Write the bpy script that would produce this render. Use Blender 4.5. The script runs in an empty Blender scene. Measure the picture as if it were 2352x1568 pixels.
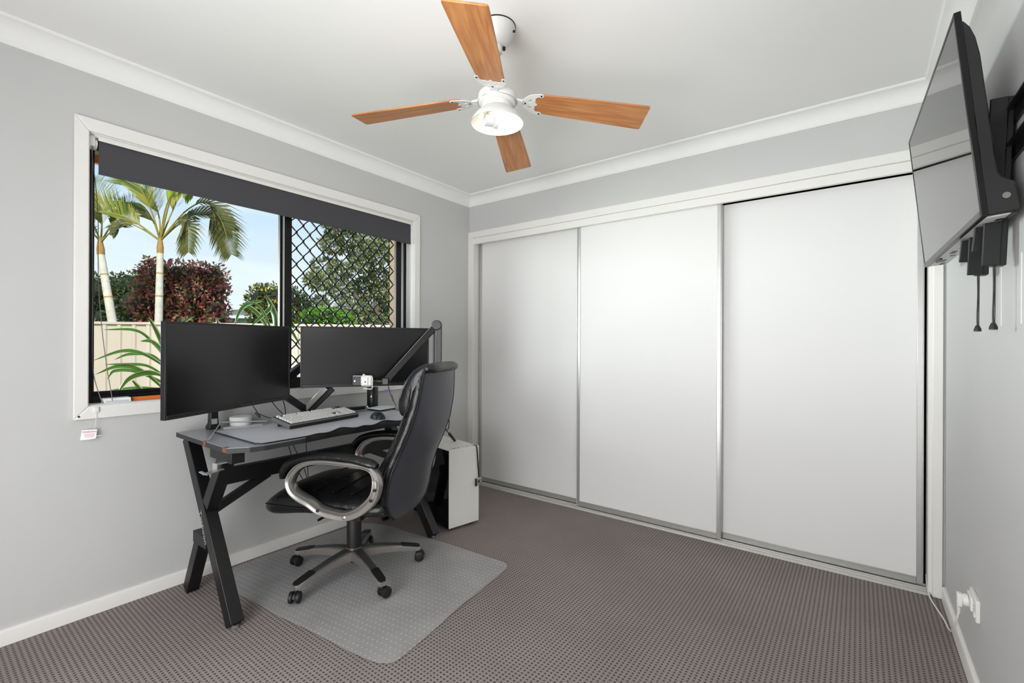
import bpy, bmesh, math, random
import numpy as np
from mathutils import Vector, Matrix

scene = bpy.context.scene
COL = scene.collection
rnd = random.Random(7)
PI = math.pi

# ------------------------------------------------------------------ camera
YAW, ROLL = math.radians(36.8493), 0.004
R_ = Vector((math.cos(YAW), math.sin(YAW), 0)); Z_ = Vector((0, 0, 1))
FWD = Vector((-math.sin(YAW), math.cos(YAW), 0))
XC = R_ * math.cos(ROLL) + Z_ * math.sin(ROLL)
YC = Z_ * math.cos(ROLL) - R_ * math.sin(ROLL)
cam_d = bpy.data.cameras.new('camera'); cam = bpy.data.objects.new('camera', cam_d); COL.objects.link(cam)
cam.matrix_world = Matrix(((XC.x, YC.x, -FWD.x, 2.64), (XC.y, YC.y, -FWD.y, 0.0), (XC.z, YC.z, -FWD.z, 1.1702), (0, 0, 0, 1)))
cam_d.sensor_width = 36.0; cam_d.sensor_fit = 'HORIZONTAL'
cam_d.lens = 1063.4 * 36.0 / 2352.0
cam_d.shift_y = 5.23 / 2352.0
cam_d.clip_start = 0.02; cam_d.clip_end = 300
scene.camera = cam

# ------------------------------------------------------------------ colour management, sky, lights
scene.view_settings.view_transform = 'Standard'
scene.view_settings.look = 'None'
scene.view_settings.gamma = 1.0
scene.view_settings.use_curve_mapping = False
scene.view_settings.exposure = 0.08
try:
    scene.cycles.max_bounces = 12; scene.cycles.diffuse_bounces = 7; scene.cycles.glossy_bounces = 4
    scene.cycles.transparent_max_bounces = 16; scene.cycles.transmission_bounces = 6
    scene.cycles.sample_clamp_indirect = 6.0; scene.cycles.caustics_reflective = False; scene.cycles.caustics_refractive = False
except Exception:
    pass

def lin(h):
    h = h.lstrip('#'); o = []
    for i in (0, 2, 4):
        c = int(h[i:i + 2], 16) / 255.0
        o.append(c / 12.92 if c <= 0.04045 else ((c + 0.055) / 1.055) ** 2.4)
    return (o[0], o[1], o[2], 1.0)

SKY_STRENGTH = 1.18
SUN_POWER = 4.9
REAR_FILL_POWER = 57.0
CEILING_FILL_POWER = 8.0
BULB_POWER = 15.0
YARD_FILL_POWER = 380.0

world = bpy.data.worlds.new('sky'); scene.world = world; world.use_nodes = True
nt = world.node_tree; N = nt.nodes; L = nt.links
for n in list(N): N.remove(n)
out = N.new('ShaderNodeOutputWorld'); bg = N.new('ShaderNodeBackground'); L.new(bg.outputs[0], out.inputs[0])
bg.inputs[1].default_value = SKY_STRENGTH
tc = N.new('ShaderNodeTexCoord'); sep = N.new('ShaderNodeSeparateXYZ'); L.new(tc.outputs['Generated'], sep.inputs[0])
ramp = N.new('ShaderNodeValToRGB'); L.new(sep.outputs['Z'], ramp.inputs[0])
ramp.color_ramp.elements[0].position = 0.0; ramp.color_ramp.elements[0].color = lin('#eaf4fd')
ramp.color_ramp.elements[1].position = 0.75; ramp.color_ramp.elements[1].color = lin('#7db4ee')
e = ramp.color_ramp.elements.new(0.18); e.color = lin('#dbe8fb')
e = ramp.color_ramp.elements.new(0.36); e.color = lin('#a9d0fa')
mp = N.new('ShaderNodeMapping'); mp.inputs['Scale'].default_value = (2.2, 2.2, 15.0); L.new(tc.outputs['Generated'], mp.inputs[0])
nz = N.new('ShaderNodeTexNoise'); nz.inputs['Scale'].default_value = 1.6; nz.inputs['Detail'].default_value = 5; L.new(mp.outputs[0], nz.inputs[0])
cr = N.new('ShaderNodeValToRGB'); L.new(nz.outputs[0], cr.inputs[0])
cr.color_ramp.elements[0].position = 0.42; cr.color_ramp.elements[0].color = (0, 0, 0, 1)
cr.color_ramp.elements[1].position = 0.68; cr.color_ramp.elements[1].color = (0.8, 0.8, 0.8, 1)
mx = N.new('ShaderNodeMixRGB'); L.new(cr.outputs[0], mx.inputs[0]); L.new(ramp.outputs[0], mx.inputs[1]); mx.inputs[2].default_value = lin('#f1f6fb')
L.new(mx.outputs[0], bg.inputs[0])

def light(name, kind, loc, energy, color=(1, 1, 1), aim=None, **kw):
    d = bpy.data.lights.new(name, kind); d.energy = energy; d.color = color
    for k, v in kw.items(): setattr(d, k, v)
    o = bpy.data.objects.new(name, d); COL.objects.link(o); o.location = loc
    if aim is not None:
        o.rotation_euler = (Vector(aim) - Vector(loc)).to_track_quat('-Z', 'Y').to_euler()
    return o
# sun over the house roof, high behind the viewer: it lights the yard and never enters the room
light('sun', 'SUN', (8, -5, 9.5), SUN_POWER, (1.0, 0.97, 0.92), aim=(-2, 2.5, 0), angle=math.radians(0.6))
# added area lights, unseen in the yard, boosting the daylight through the window
light('yard_fill_light', 'AREA', (-3.3, -1.3, 1.55), YARD_FILL_POWER, (0.97, 0.985, 1.0), aim=(2.0, 1.6, 1.4), shape='RECTANGLE', size=3.8, size_y=1.8)
light('far_yard_fill_light', 'AREA', (-6.2, -0.1, 1.6), YARD_FILL_POWER * 0.9, (0.97, 0.985, 1.0), aim=(2.96, 1.8, 1.3), shape='RECTANGLE', size=2.0, size_y=1.8)
# added unseen fill lights by the camera, for the room and for the ceiling
light('rear_fill_light', 'AREA', (1.75, -0.80, 0.90), REAR_FILL_POWER, (0.975, 0.985, 1.0), aim=(1.75, 2.5, 0.75), shape='RECTANGLE', size=1.6, size_y=1.7)
light('ceiling_fill_light', 'AREA', (2.2, -0.1, 1.45), CEILING_FILL_POWER, (0.975, 0.99, 1.0), aim=(1.85, 1.0, 2.4), shape='DISK', size=0.45, spread=math.radians(115))

# ------------------------------------------------------------------ materials
def mat(name, color, rough=0.5, metal=0.0, spec=0.5, noise=None, bump=None, coat=0.0, alpha=None, emit=None, sheen=0.0):
    """noise=(scale, amount, detail): value variation of the colour; bump=(scale, strength, distance)"""
    m = bpy.data.materials.new(name); m.use_nodes = True
    nt = m.node_tree; b = nt.nodes['Principled BSDF']
    c = lin(color) if isinstance(color, str) else color
    b.inputs['Base Color'].default_value = c
    b.inputs['Roughness'].default_value = rough; b.inputs['Metallic'].default_value = metal
    b.inputs['Specular IOR Level'].default_value = spec
    if coat: b.inputs['Coat Weight'].default_value = coat
    if sheen: b.inputs['Sheen Weight'].default_value = sheen
    if alpha is not None: b.inputs['Alpha'].default_value = alpha
    if emit: b.inputs['Emission Color'].default_value = lin(emit[0]); b.inputs['Emission Strength'].default_value = emit[1]
    tc = None
    if noise or bump:
        tc = nt.nodes.new('ShaderNodeTexCoord')
    if noise:
        n = nt.nodes.new('ShaderNodeTexNoise'); n.inputs['Scale'].default_value = noise[0]; n.inputs['Detail'].default_value = noise[2] if len(noise) > 2 else 4
        nt.links.new(tc.outputs['Object'], n.inputs['Vector'])
        mr = nt.nodes.new('ShaderNodeMapRange'); mr.inputs[3].default_value = 1 - noise[1]; mr.inputs[4].default_value = 1 + noise[1]
        mr.inputs[1].default_value = 0.25; mr.inputs[2].default_value = 0.75
        nt.links.new(n.outputs[0], mr.inputs[0])
        mm = nt.nodes.new('ShaderNodeMixRGB'); mm.blend_type = 'MULTIPLY'; mm.inputs[0].default_value = 1
        mm.inputs[1].default_value = c; nt.links.new(mr.outputs[0], mm.inputs[2]); nt.links.new(mm.outputs[0], b.inputs['Base Color'])
    if bump:
        n = nt.nodes.new('ShaderNodeTexNoise'); n.inputs['Scale'].default_value = bump[0]; n.inputs['Detail'].default_value = 6
        nt.links.new(tc.outputs['Object'], n.inputs['Vector'])
        bp = nt.nodes.new('ShaderNodeBump'); bp.inputs['Strength'].default_value = bump[1]; bp.inputs['Distance'].default_value = bump[2]
        nt.links.new(n.outputs[0], bp.inputs['Height']); nt.links.new(bp.outputs[0], b.inputs['Normal'])
    return m

def leaf_mat(name, stops, rough=0.55, trans=0.4):
    """colour differs leaf by leaf (random per island)"""
    m = bpy.data.materials.new(name); m.use_nodes = True
    nt = m.node_tree; b = nt.nodes['Principled BSDF']; b.inputs['Roughness'].default_value = rough
    g = nt.nodes.new('ShaderNodeNewGeometry'); r = nt.nodes.new('ShaderNodeValToRGB')
    nt.links.new(g.outputs['Random Per Island'], r.inputs[0])
    els = r.color_ramp.elements
    els[0].position = stops[0][0]; els[0].color = lin(stops[0][1]); els[1].position = stops[-1][0]; els[1].color = lin(stops[-1][1])
    for p, c in stops[1:-1]:
        e = els.new(p); e.color = lin(c)
    nt.links.new(r.outputs[0], b.inputs['Base Color'])
    tr = nt.nodes.new('ShaderNodeBsdfTranslucent'); nt.links.new(r.outputs[0], tr.inputs[0])
    ms = nt.nodes.new('ShaderNodeMixShader'); ms.inputs[0].default_value = trans
    o = nt.nodes['Material Output']
    nt.links.new(b.outputs[0], ms.inputs[1]); nt.links.new(tr.outputs[0], ms.inputs[2]); nt.links.new(ms.outputs[0], o.inputs[0])
    return m

M = {}
M['wall'] = mat('grey_wall_paint', '#c6c6c5', 0.6, spec=0.25, noise=(3.0, 0.012, 3), bump=(260, 0.05, 0.001))
M['ceil'] = mat('white_ceiling_paint', '#eeeeec', 0.75, spec=0.15, noise=(2.0, 0.01, 2))
M['trim'] = mat('white_gloss_trim', '#e9e7e3', 0.32, spec=0.4, noise=(6.0, 0.012, 3))
M['reveal'] = mat('white_window_reveal', '#efeeec', 0.4, spec=0.4, noise=(8, 0.01, 2))
M['door'] = mat('white_melamine', '#e6e5e4', 0.5, spec=0.3, noise=(1.2, 0.012, 2))
M['alu'] = mat('satin_aluminium', '#c9c8c6', 0.34, metal=0.75, noise=(40, 0.03, 3))
M['track'] = mat('worn_white_track', '#dcdad5', 0.4, metal=0.3, noise=(30, 0.06, 4))
M['black_alu'] = mat('black_window_frame', '#0c0908', 0.45, spec=0.3, noise=(20, 0.05, 3))
M['dark'] = mat('painted_unlit_void', '#050505', 0.9, spec=0.1, noise=(4, 0.1, 2))
M['blind'] = mat('charcoal_blind_fabric', '#4b4b4f', 0.85, spec=0.2, noise=(500, 0.06, 3), bump=(900, 0.1, 0.001))
M['white_plastic'] = mat('white_plastic', '#e6e5e0', 0.35, noise=(15, 0.01, 2))
M['chain'] = mat('grey_cord', '#6c6a66', 0.5, noise=(60, 0.1, 2))
M['black_metal'] = mat('black_powder_coat', '#0a0a0b', 0.42, spec=0.45, noise=(60, 0.08, 3), bump=(500, 0.05, 0.0005))
M['desk_edge'] = mat('grey_black_edge_band', '#2c2b2d', 0.5, spec=0.4, noise=(300, 0.12, 3))
M['desk_top'] = mat('glare_lightened_carbon_top', '#97979a', 0.30, spec=1.0, noise=(400, 0.1, 2), bump=(700, 0.06, 0.0004))  # base lightened to stand in for window glare on the black top
M['pad'] = mat('glare_lightened_pad_cloth', '#96949c', 0.45, spec=0.8, noise=(900, 0.15, 2), bump=(1500, 0.1, 0.0004), sheen=0.3)  # window glare put into the base colour of the dark cloth
M['pad_edge'] = mat('black_rubber_edge', '#0b0b0c', 0.6, noise=(100, 0.05, 2))
M['chip'] = mat('bare_chipboard', '#7a5236', 0.8, noise=(220, 0.25, 3))
M['screen'] = mat('matt_black_screen', '#09090b', 0.26, spec=0.5, noise=(5, 0.15, 3))
M['bezel'] = mat('black_bezel_plastic', '#17171a', 0.4, noise=(40, 0.04, 2))
M['black_plastic'] = mat('black_plastic', '#121213', 0.42, noise=(40, 0.06, 2))
M['gloss_black'] = mat('gloss_black_plastic', '#060607', 0.3, spec=0.35, noise=(12, 0.05, 2))
M['tv_screen'] = mat('glossy_television_glass', '#1b1a1a', 0.045, spec=1.0, noise=(3, 0.04, 2))
M['tv_back'] = mat('dark_grey_tv_plastic', '#0c0b0b', 0.5, noise=(80, 0.06, 2))
M['tv_port'] = mat('grey_port_panel', '#c6c6c4', 0.5, noise=(30, 0.1, 2))
M['leather'] = mat('black_leather', '#111112', 0.33, spec=0.55, noise=(25, 0.1, 4), bump=(24, 0.5, 0.010))
M['leather_smooth'] = mat('smooth_dark_vinyl', '#3c3d44', 0.34, spec=0.5, noise=(9, 0.06, 3), bump=(300, 0.08, 0.001))
M['piping'] = mat('black_piping', '#08080a', 0.5, noise=(50, 0.05, 2))
M['silver'] = mat('silver_painted_plastic', '#a8a4a0', 0.30, metal=0.8, noise=(60, 0.03, 3))
M['silver_dark'] = mat('reflection_grey_leg_top', '#4a4947', 0.4, metal=0.4, noise=(40, 0.05, 2))  # dark reflection on the silver leg tops put into the colour
M['rubber'] = mat('black_rubber', '#0e0e0f', 0.55, noise=(60, 0.08, 2))
M['pc_white'] = mat('white_case_steel', '#e0dfda', 0.4, noise=(10, 0.012, 2))
M['chrome'] = mat('bright_metal', '#cfcfcf', 0.22, metal=0.9, noise=(40, 0.03, 2))
M['key'] = mat('white_keycap', '#dad9d5', 0.4, noise=(30, 0.02, 2))
M['kb_case'] = mat('grey_keyboard_case', '#77767a', 0.42, metal=0.3, noise=(40, 0.04, 2))
M['kb_dark'] = mat('dark_keyboard_deck', '#1b1b1c', 0.5, noise=(40, 0.06, 2))
M['paper'] = mat('white_paper', '#efeff0', 0.7, noise=(20, 0.02, 2))
M['orange'] = mat('orange_card', '#e07a2a', 0.55, noise=(25, 0.05, 2))
M['red'] = mat('red_print', '#c8364a', 0.6, noise=(40, 0.05, 2))
M['pink'] = mat('pale_red_print', '#d9a9b2', 0.6, noise=(40, 0.05, 2))
M['purple'] = mat('purple_plastic', '#5a3fae', 0.5, noise=(30, 0.05, 2))
M['letter'] = mat('grey_print', '#a9a8a4', 0.5, noise=(60, 0.05, 2))
M['fan_white'] = mat('white_enamel', '#d2d2cf', 0.3, spec=0.45, noise=(10, 0.012, 2))
M['screw'] = mat('dark_screw', '#26231f', 0.4, metal=0.6, noise=(50, 0.05, 2))
M['bulb'] = mat('lit_bulb', '#ffffff', 0.4, emit=('#fff0d8', BULB_POWER), noise=(5, 0.005, 2))
M['fence'] = mat('cream_steel_fence', '#c2aea3', 0.6, noise=(5, 0.02, 2))
M['brick'] = mat('tan_brick', '#a2876c', 0.85, noise=(35, 0.18, 4), bump=(60, 0.4, 0.004))
M['soffit'] = mat('cream_soffit', '#d9c58e', 0.7, noise=(12, 0.04, 2))
M['fascia'] = mat('red_brown_fascia', '#8a4a2a', 0.55, noise=(14, 0.06, 2))
M['lawn'] = mat('green_lawn', '#5d7a35', 0.95, noise=(14, 0.35, 6), bump=(60, 0.5, 0.03))
M['trunk'] = mat('pale_palm_trunk', '#cdc2b5', 0.85, noise=(9, 0.16, 4))
M['trunk_ring'] = mat('brown_trunk_scar', '#b58a58', 0.85, noise=(30, 0.2, 4))
M['crownshaft'] = mat('orange_brown_leaf_base', '#a3793f', 0.7, noise=(20, 0.2, 3))
M['bark'] = mat('grey_bark', '#6a5b4c', 0.9, noise=(12, 0.25, 4))
M['rachis'] = mat('olive_leaf_stalk', '#94823c', 0.7, noise=(20, 0.15, 3))
M['leaflet'] = leaf_mat('palm_leaflet', [(0, '#5d6a26'), (0.35, '#7d8a35'), (0.7, '#9aa03f'), (1, '#b59a4a')], trans=0.35)
M['leaflet_dark'] = leaf_mat('dark_palm_leaflet', [(0, '#454b26'), (0.5, '#5f6330'), (1, '#7d6c38')], trans=0.3)
M['leaflet_bright'] = leaf_mat('bright_palm_leaflet', [(0, '#7f9a1e'), (0.6, '#9db52c'), (1, '#b9c23c')], trans=0.45)
M['red_leaf'] = leaf_mat('red_photinia_leaf', [(0, '#8c3c42'), (0.2, '#c4606a'), (0.36, '#d27a72'), (0.46, '#7c7c4c'), (0.6, '#9a8a5a'), (0.72, '#c88070'), (0.86, '#7c9a5a'), (1, '#ec8078')])
M['hedge_leaf'] = leaf_mat('dark_hedge_leaf', [(0, '#34422a'), (0.4, '#4c5c38'), (0.75, '#66723f'), (1, '#8a8350')])
M['yellow_leaf'] = leaf_mat('yellow_flower_shrub_leaf', [(0, '#3c4a26'), (0.5, '#556334'), (0.82, '#6f7a3c'), (0.9, '#d6ae2c'), (1, '#e8c43a')])
M['gum_leaf'] = leaf_mat('gum_leaf', [(0, '#5e6644'), (0.4, '#7f8860'), (0.75, '#a4a878'), (1, '#bdb38a')], trans=0.3)
M['bright_leaf'] = leaf_mat('bright_green_leaf', [(0, '#4e7a22'), (0.5, '#74a634'), (1, '#9cc44a')], trans=0.4)
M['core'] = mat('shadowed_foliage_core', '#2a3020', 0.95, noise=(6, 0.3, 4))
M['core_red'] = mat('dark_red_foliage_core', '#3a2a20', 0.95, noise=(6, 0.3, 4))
M['roof'] = mat('grey_tile_roof', '#77736e', 0.8, noise=(9, 0.08, 3))
M['house'] = mat('pale_house_wall', '#c9ccd2', 0.8, noise=(3, 0.04, 2))
M['house_glass'] = mat('far_window_glass', '#3b4450', 0.1, spec=0.7, noise=(3, 0.05, 2))
M['pot'] = mat('terracotta_pot', '#8f5a40', 0.8, noise=(16, 0.1, 3))

def wood_mat():
    m = bpy.data.materials.new('orange_timber_blade'); m.use_nodes = True
    nt = m.node_tree; b = nt.nodes['Principled BSDF']; b.inputs['Roughness'].default_value = 0.38; b.inputs['Specular IOR Level'].default_value = 0.45
    tc = nt.nodes.new('ShaderNodeTexCoord'); mp = nt.nodes.new('ShaderNodeMapping'); mp.inputs['Scale'].default_value = (3.0, 34.0, 34.0)
    nt.links.new(tc.outputs['Object'], mp.inputs[0])
    n = nt.nodes.new('ShaderNodeTexNoise'); n.inputs['Scale'].default_value = 1.6; n.inputs['Detail'].default_value = 7; n.inputs['Distortion'].default_value = 0.7
    nt.links.new(mp.outputs[0], n.inputs[0])
    r = nt.nodes.new('ShaderNodeValToRGB'); nt.links.new(n.outputs[0], r.inputs[0])
    r.color_ramp.elements[0].position = 0.3; r.color_ramp.elements[0].color = lin('#9c6238')
    r.color_ramp.elements[1].position = 0.75; r.color_ramp.elements[1].color = lin('#c68c58')
    e = r.color_ramp.elements.new(0.5); e.color = lin('#b27646')
    nt.links.new(r.outputs[0], b.inputs['Base Color'])
    return m
M['wood'] = wood_mat()

def math_node(nt, op, a, b=None):
    n = nt.nodes.new('ShaderNodeMath'); n.operation = op
    for i, v in enumerate((a, b)):
        if v is None: continue
        if isinstance(v, (int, float)): n.inputs[i].default_value = v
        else: nt.links.new(v, n.inputs[i])
    return n.outputs[0]

def dot_grid(nt, px, py, radius, soft, rot=0.0, stagger=False):
    tc = nt.nodes.new('ShaderNodeTexCoord'); v = tc.outputs['Object']
    if rot:
        mp = nt.nodes.new('ShaderNodeMapping'); mp.inputs['Rotation'].default_value = (0, 0, rot); nt.links.new(v, mp.inputs[0]); v = mp.outputs[0]
    s = nt.nodes.new('ShaderNodeSeparateXYZ'); nt.links.new(v, s.inputs[0])
    u = math_node(nt, 'DIVIDE', s.outputs[0], px); w = math_node(nt, 'DIVIDE', s.outputs[1], py)
    if stagger:
        u = math_node(nt, 'ADD', u, math_node(nt, 'MULTIPLY', math_node(nt, 'MODULO', math_node(nt, 'FLOOR', w), 2.0), 0.5))
    fu = math_node(nt, 'SUBTRACT', math_node(nt, 'FRACT', u), 0.5); fw = math_node(nt, 'SUBTRACT', math_node(nt, 'FRACT', w), 0.5)
    d = math_node(nt, 'SQRT', math_node(nt, 'ADD', math_node(nt, 'POWER', math_node(nt, 'MULTIPLY', fu, px), 2.0), math_node(nt, 'POWER', math_node(nt, 'MULTIPLY', fw, py), 2.0)))
    mr = nt.nodes.new('ShaderNodeMapRange'); nt.links.new(d, mr.inputs[0])
    mr.inputs[1].default_value = radius - soft; mr.inputs[2].default_value = radius + soft; mr.inputs[3].default_value = 1.0; mr.inputs[4].default_value = 0.0
    return mr.outputs[0], tc

def carpet_mat():
    m = bpy.data.materials.new('dotted_loop_pile_carpet'); m.use_nodes = True
    nt = m.node_tree; b = nt.nodes['Principled BSDF']; b.inputs['Roughness'].default_value = 0.95; b.inputs['Specular IOR Level'].default_value = 0.08
    d, tc = dot_grid(nt, 0.0166, 0.0157, 0.0040, 0.0018)
    n1 = nt.nodes.new('ShaderNodeTexNoise'); n1.inputs['Scale'].default_value = 420; n1.inputs['Detail'].default_value = 3; nt.links.new(tc.outputs['Object'], n1.inputs['Vector'])
    n2 = nt.nodes.new('ShaderNodeTexNoise'); n2.inputs['Scale'].default_value = 2.2; n2.inputs['Detail'].default_value = 5; nt.links.new(tc.outputs['Object'], n2.inputs['Vector'])
    r1 = nt.nodes.new('ShaderNodeValToRGB'); nt.links.new(n1.outputs[0], r1.inputs[0])
    r1.color_ramp.elements[0].position = 0.3; r1.color_ramp.elements[0].color = lin('#7e7674')
    r1.color_ramp.elements[1].position = 0.7; r1.color_ramp.elements[1].color = lin('#a19896')
    r2 = nt.nodes.new('ShaderNodeMapRange'); nt.links.new(n2.outputs[0], r2.inputs[0]); r2.inputs[1].default_value = 0.3; r2.inputs[2].default_value = 0.7; r2.inputs[3].default_value = 0.9; r2.inputs[4].default_value = 1.08
    mu = nt.nodes.new('ShaderNodeMixRGB'); mu.blend_type = 'MULTIPLY'; mu.inputs[0].default_value = 1; nt.links.new(r1.outputs[0], mu.inputs[1]); nt.links.new(r2.outputs[0], mu.inputs[2])
    mx = nt.nodes.new('ShaderNodeMixRGB'); nt.links.new(d, mx.inputs[0]); nt.links.new(mu.outputs[0], mx.inputs[1]); mx.inputs[2].default_value = lin('#4c4340')
    nt.links.new(mx.outputs[0], b.inputs['Base Color'])
    h = math_node(nt, 'SUBTRACT', math_node(nt, 'MULTIPLY', n1.outputs[0], 0.35), d)
    bp = nt.nodes.new('ShaderNodeBump'); bp.inputs['Strength'].default_value = 0.5; bp.inputs['Distance'].default_value = 0.003
    nt.links.new(h, bp.inputs['Height']); nt.links.new(bp.outputs[0], b.inputs['Normal'])
    return m
M['carpet'] = carpet_mat()

def vinyl_mat():
    m = bpy.data.materials.new('frosted_vinyl_mat'); m.use_nodes = True
    nt = m.node_tree; b = nt.nodes['Principled BSDF']
    d, tc = dot_grid(nt, 0.0238, 0.0277, 0.0036, 0.0022, rot=math.radians(-7))
    mx = nt.nodes.new('ShaderNodeMixRGB'); nt.links.new(d, mx.inputs[0]); mx.inputs[1].default_value = lin('#bbbbbb'); mx.inputs[2].default_value = lin('#cccccc')
    nt.links.new(mx.outputs[0], b.inputs['Base Color'])
    b.inputs['Roughness'].default_value = 0.3; b.inputs['Specular IOR Level'].default_value = 0.5
    n = nt.nodes.new('ShaderNodeTexNoise'); n.inputs['Scale'].default_value = 5; n.inputs['Detail'].default_value = 4; nt.links.new(tc.outputs['Object'], n.inputs['Vector'])
    mr = nt.nodes.new('ShaderNodeMapRange'); nt.links.new(n.outputs[0], mr.inputs[0]); mr.inputs[1].default_value = .3; mr.inputs[2].default_value = .7; mr.inputs[3].default_value = 0.52; mr.inputs[4].default_value = 0.66
    nt.links.new(math_node(nt, 'ADD', mr.outputs[0], math_node(nt, 'MULTIPLY', d, 0.16)), b.inputs['Alpha'])
    bp = nt.nodes.new('ShaderNodeBump'); bp.inputs['Strength'].default_value = 0.4; bp.inputs['Distance'].default_value = 0.002
    nt.links.new(d, bp.inputs['Height']); nt.links.new(bp.outputs[0], b.inputs['Normal'])
    return m
M['vinyl'] = vinyl_mat()

def glass_mat(name, refl=0.06, tint='#f4f8f6'):
    m = bpy.data.materials.new(name); m.use_nodes = True
    nt = m.node_tree; nt.nodes.remove(nt.nodes['Principled BSDF'])
    t = nt.nodes.new('ShaderNodeBsdfTransparent'); t.inputs[0].default_value = lin(tint)
    g = nt.nodes.new('ShaderNodeBsdfGlossy'); g.inputs['Roughness'].default_value = 0.35
    f = nt.nodes.new('ShaderNodeFresnel'); f.inputs[0].default_value = 1.05
    ms = nt.nodes.new('ShaderNodeMixShader'); nt.links.new(f.outputs[0], ms.inputs[0]); nt.links.new(t.outputs[0], ms.inputs[1]); nt.links.new(g.outputs[0], ms.inputs[2])
    nt.links.new(ms.outputs[0], nt.nodes['Material Output'].inputs[0])
    return m
M['glass'] = glass_mat('window_glass')
M['dark_glass'] = mat('smoked_glass_panel', '#0a0a0b', 0.06, spec=0.7, noise=(4, 0.05, 2), alpha=0.55)

def stripe_leaf_mat():
    """strap leaf: green margins and centre, pale stripes, taken across the blade by UV"""
    m = bpy.data.materials.new('striped_strap_leaf'); m.use_nodes = True
    nt = m.node_tree; b = nt.nodes['Principled BSDF']; b.inputs['Roughness'].default_value = 0.4
    uv = nt.nodes.new('ShaderNodeUVMap'); uv.uv_map = 'uv'
    s = nt.nodes.new('ShaderNodeSeparateXYZ'); nt.links.new(uv.outputs[0], s.inputs[0])
    r = nt.nodes.new('ShaderNodeValToRGB'); nt.links.new(s.outputs[0], r.inputs[0]); r.color_ramp.interpolation = 'LINEAR'
    els = r.color_ramp.elements
    els[0].position = 0.0; els[0].color = lin('#b4bea4'); els[1].position = 1.0; els[1].color = lin('#b4bea4')
    for p, c in ((0.1, '#a9b698'), (0.18, '#3a5a20'), (0.5, '#507a30'), (0.82, '#3a5a20'), (0.9, '#a9b698')):
        e = els.new(p); e.color = lin(c)
    n = nt.nodes.new('ShaderNodeTexNoise'); n.inputs['Scale'].default_value = 9
    tr = nt.nodes.new('ShaderNodeBsdfTranslucent'); nt.links.new(r.outputs[0], tr.inputs[0]); nt.links.new(r.outputs[0], b.inputs['Base Color'])
    ms = nt.nodes.new('ShaderNodeMixShader'); ms.inputs[0].default_value = 0.3
    nt.links.new(b.outputs[0], ms.inputs[1]); nt.links.new(tr.outputs[0], ms.inputs[2]); nt.links.new(ms.outputs[0], nt.nodes['Material Output'].inputs[0])
    return m
M['strap'] = stripe_leaf_mat()

# ------------------------------------------------------------------ mesh helpers
INV = {}            # object name -> world-to-local matrix of the thing it belongs to

def tag(o, label=None, cat=None, group=None, kind=None):
    if label: o['label'] = label
    if cat: o['category'] = cat
    if group: o['group'] = group
    if kind: o['kind'] = kind
    return o

def thing(name, label, cat, loc=(0, 0, 0), rotz=0.0, group=None):
    o = bpy.data.objects.new(name, None); COL.objects.link(o); o.empty_display_size = 0.05
    o.location = loc; o.rotation_euler = (0, 0, rotz)
    INV[o.name] = (Matrix.Translation(Vector(loc)) @ Matrix.Rotation(rotz, 4, 'Z')).inverted()
    return tag(o, label, cat, group)

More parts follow.
